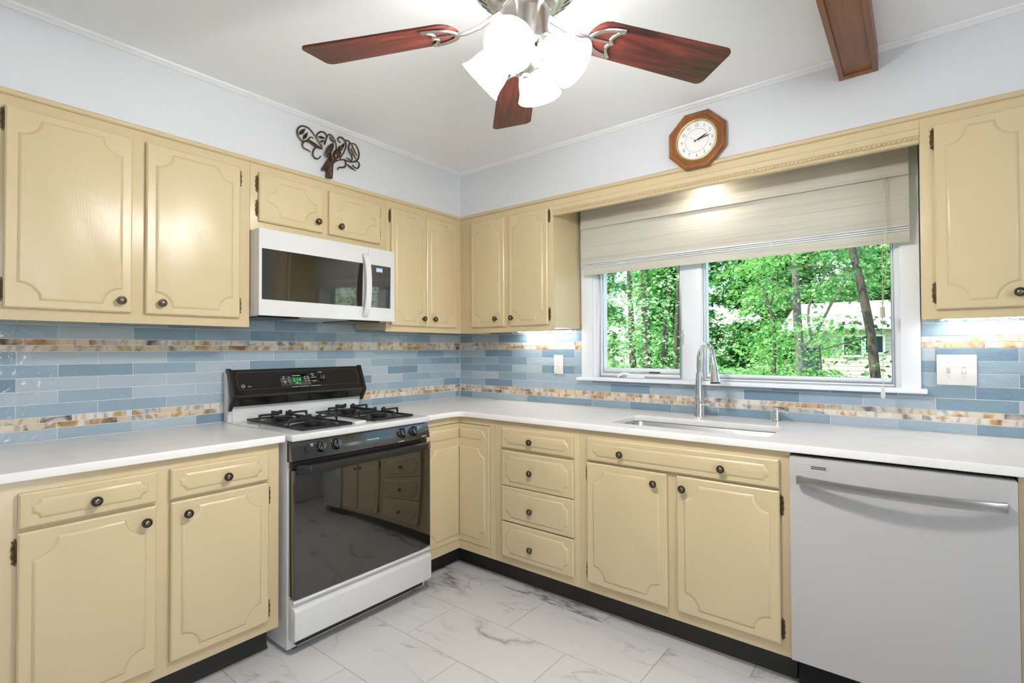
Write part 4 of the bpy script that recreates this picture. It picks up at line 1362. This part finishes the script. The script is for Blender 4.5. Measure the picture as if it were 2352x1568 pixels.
LV = [((-1.469, 2.335), (-1.434, 2.375), .009), ((-1.448, 2.317), (-1.421, 2.362), .008), ((-1.417, 2.325), (-1.351, 2.303), .006), ((-1.366, 2.357), (-1.326, 2.363), .007), ((-1.358, 2.332), (-1.329, 2.351), .005),
      ((-1.235, 2.334), (-1.211, 2.375), .008), ((-1.17, 2.378), (-1.137, 2.325), .006), ((-1.206, 2.266), (-1.144, 2.242), .006), ((-1.178, 2.356), (-1.142, 2.306), .005), ((-1.303, 2.378), (-1.277, 2.354), .006)]
for a, c_, w_ in LV:
    a, c_ = Vector((*a, 0)), Vector((*c_, 0))
    t_ = (c_ - a); nr = Vector((-t_.y, t_.x, 0)).normalized() * w_
    vs_ = []
    for i in range(7):
        q = i / 6
        hw = math.sin(PI * min(1, q * 1.02 + .02)) ** .8
        p = a + t_ * q
        vs_ += [p + nr * hw + Vector((0, 0, .328)), p + Vector((0, 0, .3335)), p - nr * hw + Vector((0, 0, .328)), p + Vector((0, 0, .3255))]
    fs = []
    for i in range(6):
        for k_ in range(4):
            fs.append((i * 4 + k_, i * 4 + (k_ + 1) % 4, i * 4 + 4 + (k_ + 1) % 4, i * 4 + 4 + k_))
    fs += [(0, 1, 2, 3), (24, 25, 26, 27)]
    MB().add(vs_, fs, ML).build('leaf', 'bronze', b)
# bird: one body mesh with head, beak, raised wing and tail
mb = MB()
mb.ell((0, 0, 0), .020, .032, .014, 16, 10, ML @ Matrix.Translation((-1.268, 2.294, .346)) @ Matrix.Rotation(R(-28), 4, 'Z'))
mb.ell((0, 0, 0), .0125, .0125, .011, 12, 8, ML @ Matrix.Translation((-1.252, 2.328, .351)))
mb.tube([(-1.250, 2.336, .353), (-1.241, 2.350, .356)], [.005, .0008], 8, ML)
mb.ell((0, 0, 0), .015, .046, .007, 14, 8, ML @ Matrix.Translation((-1.314, 2.302, .349)) @ Matrix.Rotation(R(-30), 4, 'Z'))
for k_ in range(5):
    mb.tube([(-1.300 - .007 * k_ * .4, 2.335 - .004 * k_, .354), (-1.336 + .008 * k_, 2.262 - .004 * k_, .351)], [.004, .0025], 6, ML)
for k_ in range(4):
    mb.tube([(-1.306 + .004 * k_, 2.270, .345), (-1.352 + .010 * k_, 2.188 + .001 * k_, .341)], [.0045, .005], 6, ML)
mb.build('bird', 'bronze', b)

# ------------------------------------------------------------------ ceiling beam
bm = thing('ceiling_beam', (2.538, -2.9, 2.36), 'stained wood box beam running across the white ceiling to the soffit', 'beam')
MB().box(2.473, 2.491, -5.69, -UD - .030, 2.360, ZC - .0005).build('side_board', 'beam_wood', bm, .001)
MB().box(2.585, 2.603, -5.69, -UD - .030, 2.360, ZC - .0005).build('side_board', 'beam_wood', bm, .001)
MB().box(2.4915, 2.5845, -5.69, -UD - .030, 2.366, 2.384).build('bottom_board', 'beam_wood', bm, .001)
bm2 = MB().box(2.473, 2.603, -UD - .0298, -UD - .0005, 2.3605, 2.4265)
bm2.build('end_block', 'beam_wood', bm)

# ------------------------------------------------------------------ ceiling fan
HX, HY = 1.885, -1.677
fan = thing('ceiling_fan', (HX, HY, ZC), 'five-blade ceiling fan with cherry blades, nickel motor and four lit glass shades', 'ceiling fan')
TF = Matrix.Translation((HX, HY, 0))
mot = MB().lathe([(0, ZC - .001), (.075, ZC - .001), (.078, 2.42), (.085, 2.395), (.120, 2.375), (.140, 2.345), (.147, 2.30), (.148, 2.268), (.144, 2.252), (.100, 2.216), (.088, 2.2135), (0, 2.2135)], 48, TF).build('motor_housing', 'nickel', fan)
mb = MB()
for i in range(30):
    a = 2 * PI * i / 30
    M_ = TF @ Matrix.Rotation(a, 4, 'Z') @ Matrix.Translation((.122, 0, 2.2340)) @ Matrix.Rotation(R(-39.3), 4, 'Y')
    mb.box(-.017, .017, -.0048, .0048, -.0006, .0025, M_)
mb.build('vent_slots', 'dark_void', mot)['kind'] = 'stuff'
MB().lathe([(0, 2.2135), (.078, 2.2135), (.080, 2.207), (.072, 2.198), (.068, 2.19), (0, 2.19)], 40, TF).build('flywheel', 'nickel', fan)
sw = MB().lathe([(0, 2.1895), (.066, 2.1895), (.068, 2.182), (.064, 2.170), (.062, 2.105), (.058, 2.092), (.040, 2.084), (0, 2.084)], 40, TF).build('switch_housing', 'nickel', fan)
kit = MB().lathe([(0, 2.0835), (.034, 2.0835), (.044, 2.072), (.044, 2.040), (.036, 2.026), (.020, 2.018), (.010, 2.014), (.009, 2.006), (0, 2.004)], 36, TF).build('light_kit', 'nickel', fan)
BZ = 2.165
def blade_poly():
    r0, r1, w0, w1 = .195, .660, .062, .077
    P = []
    # root rounded
    for i in range(9):
        a = PI / 2 + PI * i / 8
        P.append((r0 + .045 + .045 * math.cos(a), w0 * math.sin(a)))
    # tip with rounded corners
    rc = .022
    for (cx, cy, a0) in ((r1 - rc, -w1 + rc, -PI / 2), (r1 - rc, w1 - rc, 0)):
        for i in range(5):
            a = a0 + PI / 2 * i / 4
            P.append((cx + rc * math.cos(a), cy + rc * math.sin(a)))
    return P
bp = blade_poly()
mbm = MB().prism(bp, -.003, .003)
BLADE = mbm.mesh('blade', bevel=.001, smooth=30)
BLADE.materials.append(MATS['cherry'])
mi = MB()
mi.tube([(.060, 0, .030), (.085, 0, .022), (.130, 0, .002), (.175, 0, -.008), (.205, 0, -.0085)], [.011, .011, .010, .0095, .010], 10, flat=.55, nrm=(0, 0, 1))
for s_ in (1, -1):
    mi.tube(smooth_pts([(.195, 0, -.0075), (.215, s_ * .028, -.0075), (.250, s_ * .044, -.0075), (.288, s_ * .050, -.0070)], 5), .0065, 8, flat=.7, nrm=(0, 0, 1))
mi.tube(smooth_pts([(.288, .050, -.0070), (.268, .030, -.0075), (.262, .012, -.0075), (.272, 0, -.0075), (.262, -.012, -.0075), (.268, -.030, -.0075), (.288, -.050, -.0070)], 4), .0055, 8, flat=.7, nrm=(0, 0, 1))
mi.tube([(.200, 0, -.0075), (.268, 0, -.0070)], [.004, .004], 8, flat=.7, nrm=(0, 0, 1))
for (x_, y_) in ((.272, 0), (.284, .046), (.284, -.046)):
    mi.ell((x_, y_, -.0105), .005, .005, .0025, 10, 5)
IRON = mi.mesh('blade_iron'); IRON.materials.append(MATS['nickel'])
PITCH = R(-12)
for i in range(5):
    az = R(131.8 + 72 * i)
    M_ = Matrix.Rotation(az, 4, 'Z') @ Matrix.Rotation(PITCH, 4, 'X')
    bl = link('blade', BLADE, None, fan, (HX, HY, BZ), M_.to_euler())
    ir = link('blade_iron', IRON, None, fan, (HX, HY, BZ), M_.to_euler())
# shades: bell profile along +Z local (neck at 0, mouth at 0.105)
sp_out = [(.024, -.004), (.026, .008), (.036, .022), (.047, .040), (.0525, .060), (.0550, .080), (.0600, .096), (.0650, .105)]
sp = sp_out + [(r_ - .003, h_) for r_, h_ in sp_out[::-1]]
SHADE = MB().lathe(sp, 40, cap=False).mesh('lamp_shade'); SHADE.materials.append(MATS['shade_glass'])
BULB = MB().lathe([(0, .016), (.013, .018), (.014, .034), (.024, .052), (.030, .072), (.027, .088), (.015, .099), (0, .102)], 24).mesh('bulb'); BULB.materials.append(MATS['bulb'])
HOLD = MB().lathe([(0, -.030), (.012, -.030), (.013, -.012), (.027, -.008), (.0285, .006), (.0245, .007), (0, .006)], 24).mesh('shade_holder'); HOLD.materials.append(MATS['nickel'])
for i in range(4):
    az = R(-71 + 90 * i)
    tilt = R(132)          # from +Z towards the horizontal and down
    M_ = Matrix.Rotation(az, 4, 'Z') @ Matrix.Rotation(tilt, 4, 'Y')
    axis = M_ @ Vector((0, 0, 1))
    neck = Vector((HX, HY, 2.088)) + Vector((math.cos(az), math.sin(az), 0)) * .058
    e = M_.to_euler()
    hd = link('shade_holder', HOLD, None, fan, neck, e)
    shd = link('lamp_shade', SHADE, None, fan, neck, e)
    bb = link('bulb', BULB, None, fan, neck, e)

# ------------------------------------------------------------------ under-cabinet and sink lights
def strip(x0, x1, y, z, label):
    t_ = thing('under_cabinet_light', ((x0 + x1) / 2, y, z), label, 'light fixture')
    MB().box(x0, x1, y - .02, y + .02, z - .009, z).build('housing', 'white_plastic', t_, .002)
    MB().box(x0 + .01, x1 - .01, y - .014, y + .014, z - .0115, z - .0091).build('diffuser', 'lamp_strip', t_)
strip(.60, 1.03, -.060, UB + .0195, 'slim lit strip light under the corner wall cabinet beside the window')
strip(2.78, 3.05, -.060, UB + .0195, 'slim lit strip light under the wall cabinet above the light switches')
t_ = thing('valance_light', (1.87, -.19, 2.15), 'small lamp hidden behind the valance shining on the woven shade', 'light fixture')
MB().lathe([(0, 2.1498), (.05, 2.1498), (.05, 2.136), (.046, 2.134)], 24, Matrix.Translation((1.87, -.19, 0)), cap=False).build('housing', 'white_plastic', t_)
MB().lathe([(0, 2.138), (.043, 2.138), (.043, 2.134), (.03, 2.131), (0, 2.130)], 24, Matrix.Translation((1.87, -.19, 0))).build('lens', 'sink_lamp', t_)

# ------------------------------------------------------------------ garden outside
ZG = -0.9
mb = MB().box(-40, 30, .14, 60, ZG - .1, ZG)
tag(mb.build('lawn', 'lawn_green'), 'green garden ground beyond the window', 'grass', kind='stuff')
LEAFV = np.array([(0, 0, 0), (.34, .30, .03), (.52, .16, -.02), (.62, .40, 0), (.78, .14, -.02), (1.0, 0, -.09), (.78, -.14, -.02), (.62, -.40, 0), (.52, -.16, -.02), (.34, -.30, .03)])
LEAFF = [(0, 1, 2, 5), (2, 3, 4, 5), (0, 5, 8, 9), (5, 6, 7, 8)]
def foliage(name, parent, mat, sprays, size, per, flat=0.12, droop=0.25):
    """sprays: (center, radius, heading) discs of leaves layered roughly level"""
    allv, tint = [], []
    for (cx, cy, cz_, rad) in sprays:
        n = max(6, int(per * (rad / .45) ** 2))
        ang = rng.uniform(0, 2 * PI, n)
        rr_ = rad * np.sqrt(rng.uniform(0, 1, n))
        px = cx + rr_ * np.cos(ang) * 1.15
        py = cy + rr_ * np.sin(ang)
        pz = cz_ - droop * (rr_ ** 2) / rad + rng.normal(0, flat * rad, n)
        yaw = ang + rng.normal(0, .7, n)
        pit = rng.normal(.35, .35, n)
        rol = rng.normal(0, .45, n)
        sc = size * rng.uniform(.65, 1.3, n)
        base_t = np.clip(rng.normal(.5, .16), 0, 1)
        for i in range(n):
            Mx = (Matrix.Rotation(yaw[i], 3, 'Z') @ Matrix.Rotation(pit[i], 3, 'Y') @ Matrix.Rotation(rol[i], 3, 'X'))
            A_ = np.array(Mx)
            allv.append((LEAFV * sc[i]) @ A_.T + np.array([px[i], py[i], pz[i]]))
            tint.append(np.clip(base_t + rng.normal(0, .16), 0, 1))
    k_ = len(allv)
    V = np.concatenate(allv) - np.array(WPOS[parent])
    nf = len(LEAFF)
    F = (np.array(LEAFF)[None] + (np.arange(k_) * len(LEAFV))[:, None, None]).reshape(-1, 4)
    me = bpy.data.meshes.new(name)
    me.from_pydata(V.tolist(), [], F.tolist())
    at = me.attributes.new('tint', 'FLOAT', 'FACE')
    at.data.foreach_set('value', np.repeat(np.array(tint, dtype=np.float32), nf))
    o_ = link(name, me, mat, parent, WPOS[parent])
    o_['kind'] = 'stuff'
    return o_
def sprays_in(x0, x1, y0, y1, z0, z1, n, rlo, rhi):
    return [(rng.uniform(x0, x1), rng.uniform(y0, y1), rng.uniform(z0, z1), rng.uniform(rlo, rhi)) for _ in range(n)]
def tree(name, label, base, trunk_pts, trunk_r, mat_leaf, sprays, size, per, bark='bark', branches=(), group=None, flat=.12):
    t_ = thing(name, (base[0], base[1], ZG), label, 'tree' if 'shrub' not in name else 'shrub', group)
    if trunk_pts:
        S = smooth_pts(trunk_pts, 4)
        n_ = len(S)
        r_ = [trunk_r * (1 - .5 * i / n_) for i in range(n_)]
        MB().tube(S, r_, 9).build('trunk', bark, t_)
    for P, r0 in branches:
        S = smooth_pts(P, 4)
        MB().tube(S, [r0 * (1 - .7 * i / len(S)) for i in range(len(S))], 6).build('branch', bark, t_)
    foliage('foliage', t_, mat_leaf, sprays, size, per, flat)
    return t_
# young maple filling the left sash
tree('maple_sapling', 'pale green maple sapling with layered sprays close outside the casement sash', (-.45, 4.8), [(-.45, 4.8, ZG + .02), (-.4, 4.8, .4), (-.35, 4.8, 1.2), (-.3, 4.8, 1.9)], .035, 'leaf_pale',
     sprays_in(-1.5, .02, 3.7, 4.7, .5, 1.75, 62, .20, .36) + sprays_in(-.9, .02, 3.9, 4.7, 1.7, 2.40, 22, .20, .34), .066, 60)
tree('maple_sapling', 'bright green maple with a forked thin stem outside the middle of the picture window', (1.08, 5.4), [(1.08, 5.4, ZG + .02), (1.07, 5.4, .6), (1.08, 5.4, 1.5), (1.0, 5.4, 1.95), (.85, 5.4, 2.5)], .03, 'leaf_bright',
     sprays_in(.80, 1.30, 4.2, 5.2, .5, 1.45, 34, .20, .34) + sprays_in(.78, 1.30, 4.2, 5.2, 1.5, 2.75, 46, .20, .34), .066, 56,
     branches=[([(1.08, 5.4, 1.5), (1.2, 5.4, 1.75), (1.36, 5.4, 2.0)], .014), ([(1.02, 5.4, 1.85), (1.12, 5.38, 2.2), (1.2, 5.35, 2.7)], .012)])
tree('maple_sapling', 'light green low maple spray hanging in front of the neighbouring house', (1.55, 6.4), [(1.55, 6.4, ZG + .02), (1.55, 6.4, .5), (1.52, 6.4, 1.3)], .02, 'leaf_bright',
     sprays_in(1.20, 1.95, 6.0, 6.8, 1.15, 1.85, 26, .18, .32) + sprays_in(1.0, 1.75, 6.0, 6.8, .4, 1.0, 22, .2, .32), .066, 56)
# leaning near tree on the right with darker leaves
tree('leaning_tree', 'leaning brown tree with dark leaves near the right side of the picture window', (2.45, 4.0), [(2.50, 4.0, ZG + .02), (2.40, 4.0, .4), (2.35, 4.0, .96), (2.31, 4.0, 1.45), (2.22, 4.0, 2.03), (2.15, 4.0, 2.43), (2.1, 4.0, 3.2)], .060, 'leaf_dark',
     sprays_in(2.0, 2.62, 3.4, 4.5, 2.0, 2.75, 24, .2, .34) + sprays_in(2.38, 2.75, 3.7, 4.4, .98, 1.75, 7, .12, .24) + sprays_in(1.7, 2.35, 3.8, 4.4, 1.30, 1.66, 11, .12, .22) + sprays_in(1.8, 2.3, 3.8, 4.4, 1.08, 1.25, 4, .10, .2), 0.066, 44,
     branches=[([(2.31, 4, 1.4), (2.0, 4, 1.3), (1.75, 4.05, 1.22)], .012), ([(2.2, 4, 2.1), (1.9, 4, 2.2), (1.5, 4.1, 2.25)], .012)])
# pole-like grey trunk and its crown
tree('grey_trunk_tree', 'tall straight grey trunk with foliage high up, behind the bright maple', (.85, 9.0), [(.88, 9.0, ZG + .02), (.85, 9.0, .73), (.80, 9.0, 1.8), (.77, 9.0, 2.69), (.74, 9, 4.2)], .105, 'leaf_mid',
     sprays_in(-.5, 2.4, 8.2, 9.8, 2.3, 4.2, 50, .35, .6), .10, 34, bark='bark_grey',
     branches=[([(.84, 9, 1.2), (1.15, 8.9, 1.6), (1.5, 8.8, 2.3), (1.9, 8.7, 2.9)], .035), ([(1.05, 8.9, 1.5), (1.02, 8.9, 2.1), (1.35, 8.9, 2.8), (1.7, 8.9, 3.6)], .028), ([(.80, 9, 2.3), (.4, 9, 2.6), (.0, 9, 3.1)], .025)])
tree('woodland_tree', 'dark brown double trunk in the shade seen through the casement sash', (-2.1, 8.2), [(-2.1, 8.2, ZG + .02), (-2.1, 8.2, 1), (-2.13, 8.2, 2.3), (-2.15, 8.2, 4.2)], .13, 'leaf_mid',
     sprays_in(-4.2, -1.3, 7.3, 8.8, .5, 3.8, 60, .35, .55), .095, 34,
     branches=[([(-2.45, 8.3, ZG + .02), (-2.5, 8.3, 1.2), (-2.6, 8.3, 3.8)], .11), ([(-1.85, 8.6, ZG + .02), (-1.8, 8.6, 1.4), (-1.7, 8.6, 3.9)], .06)])
tree('woodland_tree', 'mid green tree filling the gap behind the two maples', (-.6, 6.0), [(-.6, 6.0, ZG + .02), (-.6, 6.0, 1), (-.55, 6.0, 2.3), (-.5, 6, 3.6)], .05, 'leaf_mid',
     sprays_in(-1.7, .75, 5.75, 6.2, .2, 3.4, 60, .26, .42), .075, 44)
tree('woodland_tree', 'broad green tree on the far right of the garden, mirrored in the microwave door', (7.6, 4.6), [(7.6, 4.6, ZG + .02), (7.6, 4.6, 1), (7.55, 4.6, 2.6), (7.5, 4.6, 4.2)], .12, 'leaf_bright',
     sprays_in(6.3, 9.6, 3.4, 5.6, .3, 4.2, 80, .35, .6), .10, 30)
# hedge-like shrub low on the right
tree('round_shrub', 'low rounded dark green shrub at the foot of the leaning tree', (2.25, 7.9), None, 0, 'leaf_dark',
     [(2.25 + .55 * math.cos(a) * q, 7.9 + .45 * math.sin(a) * q, ZG + .9 + .80 * math.sqrt(max(0, 1 - q * q)) - .1, .26) for a, q in [(rng.uniform(0, 2 * PI), math.sqrt(rng.uniform(0, 1))) for _ in range(44)]], .07, 40)
for x_, y_, w_, lab in ((-3.4, 13.0, 1.5, 'mid green bush on the lawn behind the double trunk'), (-0.4, 16.2, 1.5, 'mid green bush on the lawn between the double trunk and the house')):
    tree('lawn_shrub', lab, (x_, y_), None, 0, 'leaf_mid', sprays_in(x_ - w_, x_ + w_, y_ - .6, y_ + .6, -.4, 2.0, 60, .35, .6), .11, 30)
# far woodland behind the house
FAR = ((-17.0, 30.5, 'pale green woodland tree far back at the outer edge of the casement view'), (-9.6, 30.5, 'deep green woodland tree far back behind the double trunk'),
       (-2.2, 30.5, 'pale green woodland tree rising just behind the left end of the house roof'), (5.2, 30.5, 'deep green woodland tree rising behind the middle of the house roof'),
       (-13.4, 37.5, 'pale woodland tree in the back row, seen past the double trunk'), (-6.0, 37.5, 'deep green woodland tree in the back row, seen past the bright maple'), (1.5, 37.5, 'pale woodland tree in the back row, seen over the house roof'))
for i, (x_, y_, lab) in enumerate(FAR):
    sx, z1 = 1.8, 9.5
    tree('woodland_tree', lab, (x_, y_), [(x_, y_, ZG + .03), (x_ + .1, y_, 2), (x_, y_, 5), (x_ - .1, y_, z1)], .28, 'leaf_pale' if i % 2 == 0 else 'leaf_mid',
         sprays_in(x_ - sx, x_ + sx, y_ - 1.4, y_ + 1.4, .2, z1, 80, .9, 1.5), .34, 30, group='far woodland trees')
# neighbouring house
h = thing('house', (2.5, 21, ZG), 'pale cream bungalow with light roof and dark windows seen through the trees', 'house')
EZ = 2.02
MB().box(-1.05, 7.0, 20.0, 26.0, ZG, EZ).build('wall', 'siding', h)
mb = MB()
for i in range(18):
    z_ = ZG + .05 + i * .16
    if z_ > EZ - .1: break
    MB().box(-1.07, 7.0, 19.975, 19.999, z_, z_ + .145).build('siding_board', 'siding', h)
mb = MB().add([(-1.5, 19.5, EZ - .05), (7.4, 19.5, EZ - .05), (7.4, 23.0, 3.10), (-1.5, 23.0, 3.10), (7.4, 26.5, EZ - .05), (-1.5, 26.5, EZ - .05),
               (-1.5, 19.5, EZ + .08), (7.4, 19.5, EZ + .08), (7.4, 23.0, 3.23), (-1.5, 23.0, 3.23), (7.4, 26.5, EZ + .08), (-1.5, 26.5, EZ + .08)],
              [(0, 1, 2, 3), (3, 2, 4, 5), (6, 9, 8, 7), (9, 11, 10, 8), (0, 6, 7, 1), (5, 4, 10, 11), (0, 3, 9, 6), (3, 5, 11, 9), (1, 7, 8, 2), (2, 8, 10, 4)])
mb.build('roof', 'shingle', h)
MB().box(-1.5, 7.4, 19.46, 19.50, EZ - .08, EZ + .09).build('fascia', 'house_trim', h)
for (x0_, x1_, z0_, z1_) in ((.55, 1.10, 1.00, 1.68), (1.22, 1.75, 1.10, 1.70), (3.0, 4.2, .9, 1.7)):
    wn_ = ring(MB(), x0_ - .06, x1_ + .06, z0_ - .06, z1_ + .06, .07, 19.92, 19.99).build('window', 'house_trim', h)
    MB().box(x0_, x1_, 19.95, 19.965, z0_, z1_).build('pane', 'house_glass', wn_)
dd = MB().box(-.85, -.25, 19.90, 19.97, ZG + .1, 1.28).build('door', 'shutter', h)
